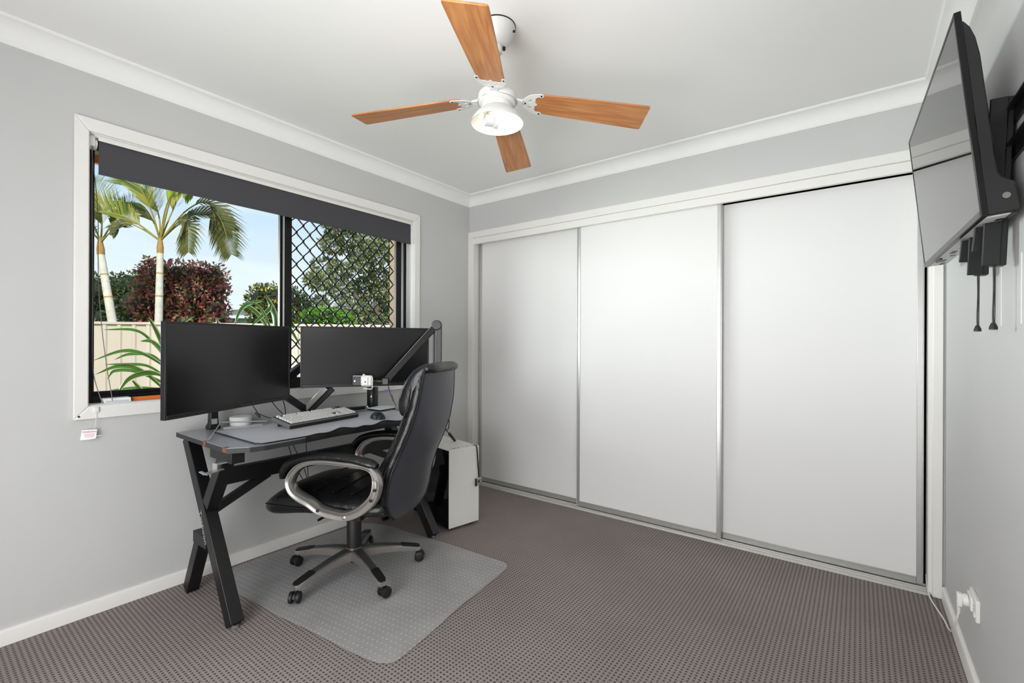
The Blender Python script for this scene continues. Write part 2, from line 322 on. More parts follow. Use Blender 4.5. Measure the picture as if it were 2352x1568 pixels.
class MB:
    def __init__(s): s.v = []; s.f = []; s.mi = []; s.cur = 0
    def add(s, vs, fs):
        o = len(s.v); s.v += [Vector(v) for v in vs]; s.f += [tuple(i + o for i in f) for f in fs]; s.mi += [s.cur] * len(fs); return s
    def mat(s, i): s.cur = i; return s
    def box(s, lo, hi):
        x0, y0, z0 = lo; x1, y1, z1 = hi
        return s.add([(x0, y0, z0), (x1, y0, z0), (x1, y1, z0), (x0, y1, z0), (x0, y0, z1), (x1, y0, z1), (x1, y1, z1), (x0, y1, z1)],
                     [(0, 3, 2, 1), (4, 5, 6, 7), (0, 1, 5, 4), (1, 2, 6, 5), (2, 3, 7, 6), (3, 0, 4, 7)])
    def obox(s, c, ax, ay, az):
        c = Vector(c); ax, ay, az = Vector(ax), Vector(ay), Vector(az)
        P = [c + i * ax + j * ay + k * az for k in (-1, 1) for (i, j) in ((-1, -1), (1, -1), (1, 1), (-1, 1))]
        return s.add(P, [(0, 3, 2, 1), (4, 5, 6, 7), (0, 1, 5, 4), (1, 2, 6, 5), (2, 3, 7, 6), (3, 0, 4, 7)])
    def bar(s, p0, p1, w, t, up=(0, 0, 1)):
        """rectangular bar from p0 to p1, w across, t along up"""
        p0, p1 = Vector(p0), Vector(p1); d = (p1 - p0); l = d.length; d.normalize()
        a = d.cross(Vector(up)); a.normalize(); b = a.cross(d)
        return s.obox((p0 + p1) / 2, d * l / 2, a * w / 2, b * t / 2)
    def cyl(s, p0, p1, r0, r1=None, n=16, cap=True):
        p0, p1 = Vector(p0), Vector(p1); r1 = r0 if r1 is None else r1
        d = (p1 - p0).normalized(); a = d.orthogonal().normalized(); b = d.cross(a)
        vs = []
        for p, r in ((p0, r0), (p1, r1)):
            vs += [p + (a * math.cos(2 * PI * i / n) + b * math.sin(2 * PI * i / n)) * r for i in range(n)]
        fs = [(i, (i + 1) % n, n + (i + 1) % n, n + i) for i in range(n)]
        if cap: fs += [tuple(range(n - 1, -1, -1)), tuple(range(n, 2 * n))]
        return s.add(vs, fs)
    def rings(s, rings, closed=False, cap=True):
        n = len(rings[0]); vs = [p for r in rings for p in r]; fs = []
        m = len(rings)
        for k in range(m if closed else m - 1):
            a, b = k * n, ((k + 1) % m) * n
            fs += [(a + i, a + (i + 1) % n, b + (i + 1) % n, b + i) for i in range(n)]
        if cap and not closed:
            fs += [tuple(range(n - 1, -1, -1)), tuple(range((m - 1) * n, m * n))]
        return s.add(vs, fs)
    def tube(s, pts, r, n=8, closed=False, flat=None, ref=None):
        """round (or flat=(rw, rt) elliptic, rw along ref) tube along pts"""
        pts = [Vector(p) for p in pts]; m = len(pts); R = []
        prev = None
        for i in range(m):
            if closed: d = pts[(i + 1) % m] - pts[i - 1]
            else: d = pts[min(i + 1, m - 1)] - pts[max(i - 1, 0)]
            d.normalize()
            if ref is not None: a = Vector(ref) - d * d.dot(Vector(ref)); a.normalize()
            elif prev is None: a = d.orthogonal().normalized()
            else: a = prev - d * d.dot(prev); a.normalize()
            prev = a; b = d.cross(a)
            rr = r[i] if isinstance(r, (list, tuple)) else r
            ra, rb = (flat[0] * rr, flat[1] * rr) if flat else (rr, rr)
            R.append([pts[i] + a * math.cos(2 * PI * k / n) * ra + b * math.sin(2 * PI * k / n) * rb for k in range(n)])
        return s.rings(R, closed)
    def lathe(s, prof, c=(0, 0, 0), n=24, axis=(0, 0, 1), closed_prof=False):
        """prof: (radius, height) list along axis"""
        c = Vector(c); d = Vector(axis).normalized(); a = d.orthogonal().normalized(); b = d.cross(a)
        R = [[c + d * h + (a * math.cos(2 * PI * i / n) + b * math.sin(2 * PI * i / n)) * max(r, 1e-5) for i in range(n)] for r, h in prof]
        return s.rings(R, closed_prof, cap=not closed_prof)
    def prism(s, poly, o, ux, uy, uz):
        """polygon poly (u,v) in the frame o,ux,uy, extruded along uz"""
        o, ux, uy, uz = Vector(o), Vector(ux), Vector(uy), Vector(uz); n = len(poly)
        vs = [o + ux * u + uy * v for u, v in poly]; vs += [p + uz for p in vs]
        return s.add(vs, [tuple(range(n - 1, -1, -1)), tuple(range(n, 2 * n))] + [(i, (i + 1) % n, n + (i + 1) % n, n + i) for i in range(n)])
    def ell(s, c, rx, ry, rz, n=16, m=10, M3=None):
        c = Vector(c); R = []
        for k in range(m + 1):
            t = -PI / 2 + PI * k / m
            ring = []
            for i in range(n):
                p = Vector((rx * math.cos(t) * math.cos(2 * PI * i / n), ry * math.cos(t) * math.sin(2 * PI * i / n), rz * math.sin(t)))
                if k in (0, m): p = Vector((1e-5 * math.cos(2 * PI * i / n), 1e-5 * math.sin(2 * PI * i / n), rz * math.sin(t)))
                if M3 is not None: p = M3 @ p
                ring.append(c + p)
            R.append(ring)
        return s.rings(R)
    def build(s, name, m, parent=None, bevel=0.0, smooth=None, local=False, seg=2, subsurf=0):
        me = bpy.data.meshes.new(name)
        V = s.v
        if parent is not None and not local:
            inv = INV[parent.name]; V = [inv @ v for v in V]
        me.from_pydata([tuple(v) for v in V], [], s.f)
        ms = m if isinstance(m, (list, tuple)) else [m]
        for k in ms: me.materials.append(M[k])
        if len(ms) > 1:
            me.polygons.foreach_set('material_index', s.mi)
        me.validate(); me.update()
        bm = bmesh.new(); bm.from_mesh(me); bmesh.ops.recalc_face_normals(bm, faces=bm.faces); bm.to_mesh(me); bm.free()
        if smooth is not None:
            me.polygons.foreach_set('use_smooth', [True] * len(me.polygons))
            if smooth < 179: me.set_sharp_from_angle(angle=math.radians(smooth))
        o = bpy.data.objects.new(name, me); COL.objects.link(o)
        if parent is not None:
            o.parent = parent; INV[o.name] = INV[parent.name]
        else:
            INV[o.name] = Matrix.Identity(4)
        if bevel:
            md = o.modifiers.new('bevel', 'BEVEL'); md.width = bevel; md.segments = seg; md.limit_method = 'ANGLE'; md.angle_limit = math.radians(40)
            if smooth is None:
                me.polygons.foreach_set('use_smooth', [True] * len(me.polygons)); me.set_sharp_from_angle(angle=math.radians(50)); md.harden_normals = False
        if subsurf:
            md = o.modifiers.new('subsurf', 'SUBSURF'); md.levels = subsurf; md.render_levels = subsurf
        return o

def struct(o, label=None):
    o['kind'] = 'structure'
    if label: o['label'] = label
    return o

def copy_mesh(o, parent=None, name=None):
    c = o.copy(); COL.objects.link(c)
    if parent is not None: c.parent = parent
    return c

def spline(pts, n=8):
    """Catmull-Rom through pts"""
    P = [Vector(p) for p in pts]; P = [P[0] * 2 - P[1]] + P + [P[-1] * 2 - P[-2]]; o = []
    for i in range(1, len(P) - 2):
        for k in range(n):
            t = k / n; a, b, c, d = P[i - 1], P[i], P[i + 1], P[i + 2]
            o.append(0.5 * ((2 * b) + (c - a) * t + (2 * a - 5 * b + 4 * c - d) * t * t + (3 * b - a - 3 * c + d) * t ** 3))
    o.append(P[-2]); return o

def spline_closed(P, n=6):
    P = [Vector(p) for p in P]; m = len(P); o = []
    for i in range(m):
        a, b, c, d = P[i - 1], P[i], P[(i + 1) % m], P[(i + 2) % m]
        for k in range(n):
            t = k / n
            o.append(0.5 * ((2 * b) + (c - a) * t + (2 * a - 5 * b + 4 * c - d) * t * t + (3 * b - a - 3 * c + d) * t ** 3))
    return o

def text(name, body, size, m, M4, parent=None, extrude=0.0002, squeeze=1.0):
    d = bpy.data.curves.new(name, 'FONT'); d.body = body; d.size = size; d.extrude = extrude; d.align_x = 'CENTER'; d.align_y = 'CENTER'; d.resolution_u = 3
    f = bpy.data.objects.new(name + '_font', d); COL.objects.link(f)
    me = bpy.data.meshes.new_from_object(f.evaluated_get(bpy.context.evaluated_depsgraph_get()))
    bpy.data.objects.remove(f); bpy.data.curves.remove(d)
    M4 = M4 @ Matrix.Diagonal((squeeze, 1, 1, 1))
    if parent is not None: M4 = INV[parent.name] @ M4
    me.transform(M4); me.materials.clear(); me.materials.append(M[m])
    o = bpy.data.objects.new(name, me); COL.objects.link(o); o.parent = parent
    INV[o.name] = INV[parent.name] if parent is not None else Matrix.Identity(4)
    return o

# =================================================================== THE ROOM
XR, YB, YF, H = 2.96, 2.914, -0.95, 2.4      # right wall, back wall, rear wall, ceiling
WY0, WY1, WZ0, WZ1 = 0.50, 2.297, 0.900, 2.066   # clear window opening

struct(MB().box((-0.11, YF - .1, -0.12), (XR + .1, YB + .75, 0)).build('floor', 'carpet'), 'brown grey loop pile carpet with a grid of dark dots')
struct(MB().box((-0.30, YF - .1, H), (XR + .1, YB + .75, H + .12)).build('ceiling', 'ceil'))
w = MB()
for a, b in (((YF - .1, 0), (WY0 - .02, H)), ((WY1 + .02, 0), (YB + .75, H)), ((WY0 - .02, 0), (WY1 + .02, WZ0 - .02)), ((WY0 - .02, WZ1 + .02), (WY1 + .02, H))):
    w.box((-.11, a[0], a[1]), (0, b[0], b[1]))
struct(w.build('wall_left', 'wall'))
w = MB().box((0, YB, 2.085), (XR, YB + .1, H)).box((0, YB, 0), (.035, YB + .1, 2.085)).box((2.925, YB, 0), (XR, YB + .1, 2.085))
struct(w.build('wall_back', 'wall'))
struct(MB().box((XR, YF - .1, 0), (XR + .1, YB + .75, H)).build('wall_right', 'wall'))
# rear wall with the doorway to the hall behind the photographer
w = MB().box((0, YF - .1, 0), (.5, YF, H)).box((2.6, YF - .1, 0), (XR, YF, H)).box((.5, YF - .1, 2.3), (2.6, YF, H))
struct(w.build('wall_rear', 'wall'))
struct(MB().box((.3, YF - .16, 0), (2.8, YF - .11, H)).build('wall_hall', 'wall'))
# wardrobe interior behind the doors, its unlit dark painted near black
w = MB().box((0, YB + .62, 0), (XR, YB + .66, H)).box((.0, YB + .13, 2.12), (XR, YB + .62, 2.16)).box((.0, YB + .1, 0), (.02, YB + .62, 2.12)).box((XR - .02, YB + .1, 0), (XR, YB + .62, 2.12))
struct(w.build('wall_closet', 'dark'))
# brick skin of the house outside, seen edge-on through the window
w = MB()
for a, b in (((YF - .1, -.4), (WY0 - .03, H)), ((WY1 - .012, -.4), (YB + .75, H)), ((WY0 - .03, -.4), (WY1 - .012, WZ0 - .06)), ((WY0 - .03, WZ1 + .02), (WY1 - .012, H))):
    w.box((-.25, a[0], a[1]), (-.15, b[0], b[1]))
struct(w.build('wall_outside', 'brick'))

# --- cornice (cove with fillets), mitred in the corners
d = 0.0826
prof = [(0, -d), (.008, -d), (.010, -d + .006)]
for k in range(0, 9):
    t = k / 8 * PI / 2; r = d - .018
    prof.append((.012 + r * (1 - math.cos(t)), -.010 - r + r * math.sin(t) + .0))
prof += [(d - .004, -.008), (d, -.006), (d, 0), (0, 0)]
def cornice(name, base, along, inward, length, m0, m1):
    b, al, inw = Vector(base), Vector(along), Vector(inward)
    R = [[b + inw * p + Vector((0, 0, z)) + al * (m0 * p) for p, z in prof], [b + inw * p + Vector((0, 0, z)) + al * (length - m1 * p) for p, z in prof]]
    return struct(MB().rings(R).build(name, 'ceil', smooth=35), 'white cove cornice where wall and ceiling meet')
cornice('trim_1', (0, YF, H), (0, 1, 0), (1, 0, 0), YB - YF, 1, 1)
cornice('trim_2', (0, YB, H), (1, 0, 0), (0, -1, 0), XR, 1, 1)
cornice('trim_3', (XR, YF, H), (0, 1, 0), (-1, 0, 0), YB - YF, 1, 1)

# --- skirtings
def skirt(name, base, inward, along, length, hh=.066, th=.013):
    poly = [(0, 0), (th, 0), (th, hh - .008), (th - .002, hh - .003), (th - .006, hh), (0, hh)]
    return struct(MB().prism(poly, base, inward, (0, 0, 1), Vector(along) * length).build(name, 'trim', smooth=40))
skirt('baseboard_left', (0, YF, 0), (1, 0, 0), (0, 1, 0), YB - YF - .01, .060)
skirt('baseboard_right', (XR, YF, 0), (-1, 0, 0), (0, 1, 0), YB - YF - .03, .066)

# =================================================================== WINDOW
win = struct(bpy.data.objects.new('window_1', None)); COL.objects.link(win); win.location = (0, 1.4, WZ0)
INV[win.name] = Matrix.Translation((0, 1.4, WZ0)).inverted()
win['label'] = 'wide white framed window with black aluminium sashes and a diamond security grille'
aw = .0; t = .018
def arch(name, pts, parent):
    """flat architrave board with a rounded inner edge: polygon in the wall plane (y,z)"""
    return MB().prism(pts, (0, 0, 0), (0, 1, 0), (0, 0, 1), (t, 0, 0)).build(name, 'trim', parent, bevel=.004)
oy0, oy1, oz0, oz1 = .449, 2.352, .842, 2.126
arch('architrave', [(oy0, oz0), (WY0 - .003, WZ0 - .003), (WY0 - .003, WZ1 + .003), (oy0, oz1)], win)
arch('architrave', [(oy1, oz0), (oy1, oz1), (WY1 + .003, WZ1 + .003), (WY1 + .003, WZ0 - .003)], win)
arch('architrave', [(oy0, oz1), (WY0 - .003, WZ1 + .003), (WY1 + .003, WZ1 + .003), (oy1, oz1)], win)
arch('architrave', [(oy0, oz0), (oy1, oz0), (WY1 + .003, WZ0 - .003), (WY0 - .003, WZ0 - .003)], win)
# timber reveal lining
for lo, hi in (((-.11, WY0 - .018, WZ0 - .018), (.004, WY0, WZ1 + .018)), ((-.11, WY1, WZ0 - .018), (.004, WY1 + .018, WZ1 + .018)),
               ((-.11, WY0, WZ1), (.004, WY1, WZ1 + .018)), ((-.11, WY0, WZ0 - .018), (.004, WY1, WZ0))):
    MB().box(lo, hi).build('reveal_lining', 'reveal', win, bevel=.002)
# aluminium frame
fx0, fx1 = -.135, -.072
MB().box((fx0, WY0, WZ0), (fx1, WY0 + .026, WZ1)).box((fx0 + .02, WY0 + .026, WZ0), (fx1 - .015, WY0 + .034, WZ1)).build('frame_jamb', 'black_alu', win, bevel=.002)
MB().box((fx0, WY1 - .026, WZ0), (fx1, WY1, WZ1)).build('frame_jamb', 'black_alu', win, bevel=.002)
MB().box((fx0, WY0 + .026, WZ0), (fx1, WY1 - .026, WZ0 + .030)).box((-.092, WY0 + .026, WZ0 + .03), (-.089, WY1 - .026, WZ0 + .048)).box((-.118, WY0 + .026, WZ0 + .03), (-.112, WY1 - .026, WZ0 + .048)).build('frame_sill', 'black_alu', win, bevel=.0015)
MB().box((fx0, WY0 + .026, WZ1 - .045), (fx1, WY1 - .026, WZ1)).build('frame_head', 'black_alu', win, bevel=.002)
# meeting stile between the fixed and the screened pane
MB().box((-.125, 1.366, WZ0 + .03), (-.098, 1.402, WZ1 - .045)).build('meeting_stile', 'black_alu', win, bevel=.003)
MB().box((-.098, 1.380, WZ0 + .03), (-.074, 1.425, WZ1 - .045)).build('meeting_stile', 'black_alu', win, bevel=.003)
MB().box((-.0975, 1.3785, WZ0 + .03), (-.0735, 1.380, WZ1 - .045)).build('silver_edge_strip', 'chain', win)
MB().box((-.098, 2.205, WZ0 + .03), (-.074, 2.252, WZ1 - .045)).build('screen_stile', 'black_alu', win, bevel=.003)
MB().box((-.073, 2.2545, WZ0 + .03), (-.0705, 2.257, WZ1 - .045)).build('silver_edge_strip', 'chrome', win)
MB().box((-.098, 1.425, WZ0 + .03), (-.074, 2.205, WZ0 + .062)).build('screen_rail', 'black_alu', win, bevel=.002)
MB().box((-.098, 1.425, WZ1 - .085), (-.074, 2.205, WZ1 - .045)).build('screen_rail', 'black_alu', win, bevel=.002)
MB().box((-.114, WY0 + .02, WZ0 + .04), (-.110, 1.37, WZ1 - .04)).build('glass_pane', 'glass', win)
MB().box((-.122, 1.38, WZ0 + .04), (-.118, WY1 - .02, WZ1 - .04)).build('glass_pane', 'glass', win)
# diamond grille: bent strips riveted to their neighbours
pz, hy = 0.0965, 0.0428
def strip_pts(s):
    pts = []; z = WZ0 + .055
    n = int((WZ1 - .09 - z) / pz * 12)
    for i in range(n + 1):
        zz = z + i * pz / 12; ph = ((zz - 1.742) / pz) % 1.0
        tri = abs(ph * 2 - 1) * 2 - 1                      # -1..1 triangle
        a = math.sin(tri * PI / 2) * .42 + tri * .58
        pts.append((-.086, s * a * hy / 2, zz))
    return pts
gs = []
for s in (1, -1):
    b = MB(); pts = strip_pts(s); rl = []
    for i, p in enumerate(pts):
        q0, q1 = Vector(pts[max(i - 1, 0)]), Vector(pts[min(i + 1, len(pts) - 1)]); dd = (q1 - q0).normalized(); nn = Vector((0, -dd.z, dd.y))
        peak = abs(p[1]) / (hy / 2); th = .0023 + .0040 * max(0, (peak - .78) / .22)
        P = Vector(p); rl.append([P + nn * th + Vector((.005, 0, 0)), P - nn * th + Vector((.005, 0, 0)), P - nn * th - Vector((.005, 0, 0)), P + nn * th - Vector((.005, 0, 0))])
    b.rings(rl); gs.append(b)
y = 1.4565 - hy / 2; k = 0; proto = {}
while y < 2.200:
    s = k % 2
    if s not in proto:
        o = gs[s].build('grille_strip', 'black_alu', win, local=True); proto[s] = o
    else:
        o = copy_mesh(proto[s], win)
    o.location = (0, y - 1.4, -WZ0); y += hy; k += 1
# a knot hole in the sill corner
MB().cyl((.0175, .466, .856), (.0190, .466, .856), .004, n=10).build('nail_head', 'screw', win)

# =================================================================== WARDROBE FRONT
ac = struct(MB().box((0.0, YB - .016, 2.052), (2.952, YB, 2.104)).box((0, YB - .016, 0), (.060, YB, 2.052)).box((2.916, YB - .016, 0), (2.952, YB, 2.052)).build('trim_4', 'trim', bevel=.003), 'white flat architrave around the sliding wardrobe')
struct(MB().box((.035, YB - .004, 2.002), (2.925, YB + .022, 2.052)).build('trim_5', 'trim', bevel=.002), 'white pelmet board hiding the top track')
struct(MB().box((.035, YB, 0), (.058, YB + .10, 2.052)).box((2.902, YB, 0), (2.925, YB + .10, 2.052)).build('trim_6', 'trim', bevel=.002), 'white jambs of the wardrobe opening')
tr = MB().box((.058, YB - .014, 0), (2.902, YB + .10, .006))
for yy, ww in ((YB - .014, .006), (YB + .010, .004), (YB + .048, .004), (YB + .090, .004)):
    tr.box((.058, yy, .006), (2.902, yy + ww, .012))
struct(tr.build('trim_7', 'track', bevel=.001), 'ridged bottom track of the sliding wardrobe')
struct(MB().box((.058, YB + .022, 2.03), (2.902, YB + .10, 2.052)).build('trim_8', 'alu'), 'aluminium top track behind the pelmet')
def wardrobe_door(x0, x1, yf, z0, z1, label):
    t = thing('wardrobe_door', label, 'door', ((x0 + x1) / 2, yf + .012, z0), 0, 'sliding wardrobe doors')
    st = .026
    MB().box((x0 + st - .004, yf + .004, z0 + .03), (x1 - st + .004, yf + .014, z1)).build('panel', 'door', t)
    for a in (x0, x1 - st):
        MB().box((a, yf + .001, z0 + .006), (a + st, yf + .022, z1)).box((a + .004 if a == x0 else a + st - .007, yf - .003, z0 + .006), (a + .007 if a == x0 else a + st - .004, yf + .002, z1)).build('stile', 'alu', t, bevel=.0025)
    MB().box((x0 + st, yf + .002, z0), (x1 - st, yf + .018, z0 + .036)).box((x0 + st, yf - .0005, z0 + .030), (x1 - st, yf + .004, z0 + .036)).build('bottom_rail', 'alu', t, bevel=.0015)
    return t
wardrobe_door(.064, 1.046, YB + .061, .013, 2.028, 'plain white sliding wardrobe door nearest the window wall')
wardrobe_door(1.018, 1.989, YB + .026, .013, 2.028, 'plain white middle sliding wardrobe door in front of its neighbours')
wardrobe_door(1.960, 2.892, YB + .061, .013, 2.004, 'plain white sliding wardrobe door beside the television and the dark gap')

# =================================================================== ROLLER BLIND
bl = thing('roller_blind', 'charcoal fabric roller blind rolled almost fully up in the window head', 'blind', (-.02, 1.4, 2.06))
BX = -.018
MB().box((BX - .0012, .533, 1.905), (BX + .0012, 2.288, 2.046)).build('fabric', 'blind', bl)
MB().box((BX - .004, .533, 1.902), (BX + .003, 2.288, 1.914)).build('hem_bar', 'blind', bl, bevel=.001)
MB().cyl((-.042, .535, 2.036), (-.042, 2.286, 2.036), .0225, n=24).build('roller_tube', 'blind', bl, smooth=40)
MB().box((-.050, .515, 2.0605), (-.004, 2.292, 2.0655)).box((-.012, .530, 2.0455), (-.006, 2.292, 2.0635)).build('head_rail', 'white_plastic', bl, bevel=.001)
b = MB().box((-.070, .5005, 2.010), (-.012, .506, 2.0655)).cyl((-.042, .506, 2.036), (-.042, .530, 2.036), .026, n=20).box((-.060, .5005, 2.058), (-.012, .532, 2.0655)).box((-.024, .503, 2.018), (-.010, .520, 2.060))
b.build('bracket', 'white_plastic', bl, bevel=.0015, smooth=40)
b = MB().box((-.066, 2.290, 2.012), (-.014, 2.2965, 2.0655)).cyl((-.042, 2.284, 2.036), (-.042, 2.292, 2.036), .018, n=16)
b.build('bracket', 'white_plastic', bl, bevel=.001, smooth=40)
MB().tube(spline([(-.026, .514, 2.02), (-.020, .512, 1.75), (-.016, .515, 1.45), (-.012, .514, 1.25), (-.016, .517, 1.05), (.0, .538, .93), (.019, .546, .905)], 8), .0017, 6).build('pull_cord', 'chain', bl, smooth=60)
MB().tube(spline([(-.055, .516, 2.02), (-.040, .535, 1.75), (-.030, .536, 1.45), (-.02, .545, 1.25), (-.012, .560, 1.08), (-.004, .575, .95), (.006, .578, .912)], 8), .0017, 6).build('pull_cord', 'chain', bl, smooth=60)
# clear cord guide and its hanging warning tag
ct = thing('cord_guide', 'clear plastic cord guide fixed on the white window sill corner', 'cord guide', (.02, .53, .88))
MB().box((.0185, .512, .868), (.026, .530, .892)).build('clip', 'white_plastic', ct, bevel=.003)
MB().tube(spline([(.023, .521, .868), (.024, .5185, .83), (.020, .516, .796)], 6), .0009, 5).build('thread', 'white_plastic', ct, smooth=60)
tg = thing('warning_tag', 'small white tag with red print hanging below the window corner', 'tag', (.012, .50, .775))
P = [Vector((.006, .478, .797)), Vector((.022, .524, .796)), Vector((.020, .520, .757)), Vector((.008, .4965, .7515)), Vector((.005, .472, .7545))]
nn = Vector((-.0006, .0, 0)); MB().add(P + [p + nn for p in P], [(0, 1, 2, 3, 4), (9, 8, 7, 6, 5)] + [(i, (i + 1) % 5, 5 + (i + 1) % 5, 5 + i) for i in range(5)]).build('sheet', 'paper', tg)
ux = (P[1] - P[0]).normalized(); uz = Vector((0, 0, 1)); un_ = ux.cross(uz).normalized(); uz = un_.cross(ux)
un_ = -un_ if un_.x < 0 else un_
def frame(o, x, y, n):
    return Matrix(((x.x, y.x, n.x, o.x), (x.y, y.y, n.y, o.y), (x.z, y.z, n.z, o.z), (0, 0, 0, 1)))
nrm = ux.cross(uz)
text('lettering', 'WARNING', .0095, 'red', frame(P[0] * .5 + P[1] * .5 + uz * -.0095 + nrm * .0008, ux, uz, nrm), tg)
for k in range(3):
    c = P[0] * .5 + P[1] * .5 - uz * (.0185 + .006 * k) + nrm * .0007 - ux * .001
    MB().obox(c, ux * (.017 - .002 * (k == 2)), uz * .0013, nrm * .0002).build('print_line', 'pink', tg)
MB().cyl((.016, .520, .766), (.020, .541, .768), .0022, .0012, n=8).build('tie', 'white_plastic', tg, smooth=50)

# things on the window sill
t = thing('paper_box', 'flat white printed box lying on the window sill', 'box', (-.03, .60, WZ0))
MB().box((-.062, .553, WZ0), (-.012, .648, WZ0 + .021)).build('box_body', 'paper', t, bevel=.002)
MB().box((-.0125, .560, WZ0 + .004), (-.0112, .640, WZ0 + .011)).build('print_band', 'house', t)
t = thing('orange_card', 'orange folded card lying on the sill behind the wider monitor', 'card', (-.03, .71, WZ0))
MB().box((-.066, .662, WZ0), (-.040, .80, WZ0 + .017)).build('card_body', 'orange', t, bevel=.002)

# =================================================================== CEILING FAN
FX, FY = 1.512, 1.403
fan = thing('ceiling_fan', 'white ceiling fan with four orange timber blades and a lit lamp bowl', 'ceiling fan', (FX, FY, H))
def fl(prof): return [(r, z) for r, z in prof]
MB().lathe([(.001, 2.4), (.069, 2.4), (.069, 2.392), (.066, 2.375), (.055, 2.348), (.040, 2.330), (.026, 2.324), (.001, 2.324)], (FX, FY, 0), 32).build('canopy', 'fan_white', fan, smooth=40)
MB().lathe([(.071, 2.400), (.071, 2.3965), (.069, 2.3965), (.069, 2.400)], (FX, FY, 0), 32, closed_prof=True).build('canopy_ring', 'screw', fan, smooth=40)
for a in (20, 140, 260):
    x, y = math.cos(math.radians(a)), math.sin(math.radians(a))
    MB().cyl((FX + x * .060, FY + y * .060, 2.372), (FX + x * .071, FY + y * .071, 2.370), .0045, n=8).build('screw', 'screw', fan)
MB().cyl((FX, FY, 2.150), (FX, FY, 2.330), .0105, n=16).build('downrod', 'fan_white', fan, smooth=40)
b = MB().cyl((FX, FY, 2.300), (FX, FY, 2.326), .020, n=16)
b.build('rod_collar', 'fan_white', fan, smooth=40)
for s in (1, -1):
    c = Vector((FX + R_.x * .026 * s, FY + R_.y * .026 * s, 2.316)); MB().cyl(c - FWD * .006, c + FWD * .006, .0058, n=10).build('collar_bolt', 'screw', fan)
MB().lathe([(.001, 2.205), (.022, 2.205), (.026, 2.190), (.032, 2.160), (.050, 2.152), (.062, 2.146), (.072, 2.138), (.075, 2.128), (.075, 2.108), (.070, 2.100), (.060, 2.097), (.001, 2.097)], (FX, FY, 0), 40).build('motor_housing', 'fan_white', fan, smooth=35)
MB().lathe([(.0755, 2.1075), (.0765, 2.1060), (.0755, 2.1045)], (FX, FY, 0), 40, closed_prof=True).build('housing_seam', 'alu', fan, smooth=40)
cdir = (Vector((2.64, 0, 0)) - Vector((FX, FY, 0))).normalized(); side = Vector((-cdir.y, cdir.x, 0))
o = Vector((FX, FY, 2.129)) + cdir * .0756
em = MB()
for k in range(7):
    a = PI * (.12 + .76 * k / 6); q = o - side * .0125 * math.cos(a) + Vector((0, 0, .0055 * math.sin(a) - .003)) - cdir * (.0125 * abs(math.cos(a))) * .15
    em.obox(q, side * .0022, Vector((0, 0, .0014)), cdir * .0006)
em.build('emblem', 'red', fan)
# lamp: kit ring, bowl that opens downward, lampholder, bulb
MB().lathe([(.001, 2.097), (.058, 2.097), (.060, 2.088), (.060, 2.076), (.001, 2.076)], (FX, FY, 0), 32).build('lamp_kit', 'fan_white', fan, smooth=35)
MB().lathe([(.0605, 2.078), (.070, 2.070), (.082, 2.058), (.094, 2.044), (.101, 2.030), (.1025, 2.024), (.1005, 2.024), (.098, 2.031), (.090, 2.045), (.078, 2.058), (.066, 2.068), (.0605, 2.074)], (FX, FY, 0), 48, closed_prof=True).build('lamp_bowl', 'fan_white', fan, smooth=40)
ld = R_ * .93 + FWD * .36; ld.normalize()
c0 = Vector((FX, FY, 2.031))
hb = MB().cyl(c0 - ld * .052, c0 - ld * .016, .0225, .0205, n=20).cyl(c0 - ld * .016, c0 + ld * .004, .0245, n=20).cyl(c0 - ld * .03 + Vector((0, 0, .01)), c0 - ld * .03 + Vector((0, 0, .045)), .013, n=12)
hb.build('lampholder', 'fan_white', fan, bevel=.002, smooth=40)
MB().lathe([(.001, .002), (.018, .002), (.020, .012), (.031, .030), (.0345, .045), (.031, .060), (.020, .072), (.001, .077)], c0, 24, axis=ld).build('bulb', 'bulb', fan, smooth=60)

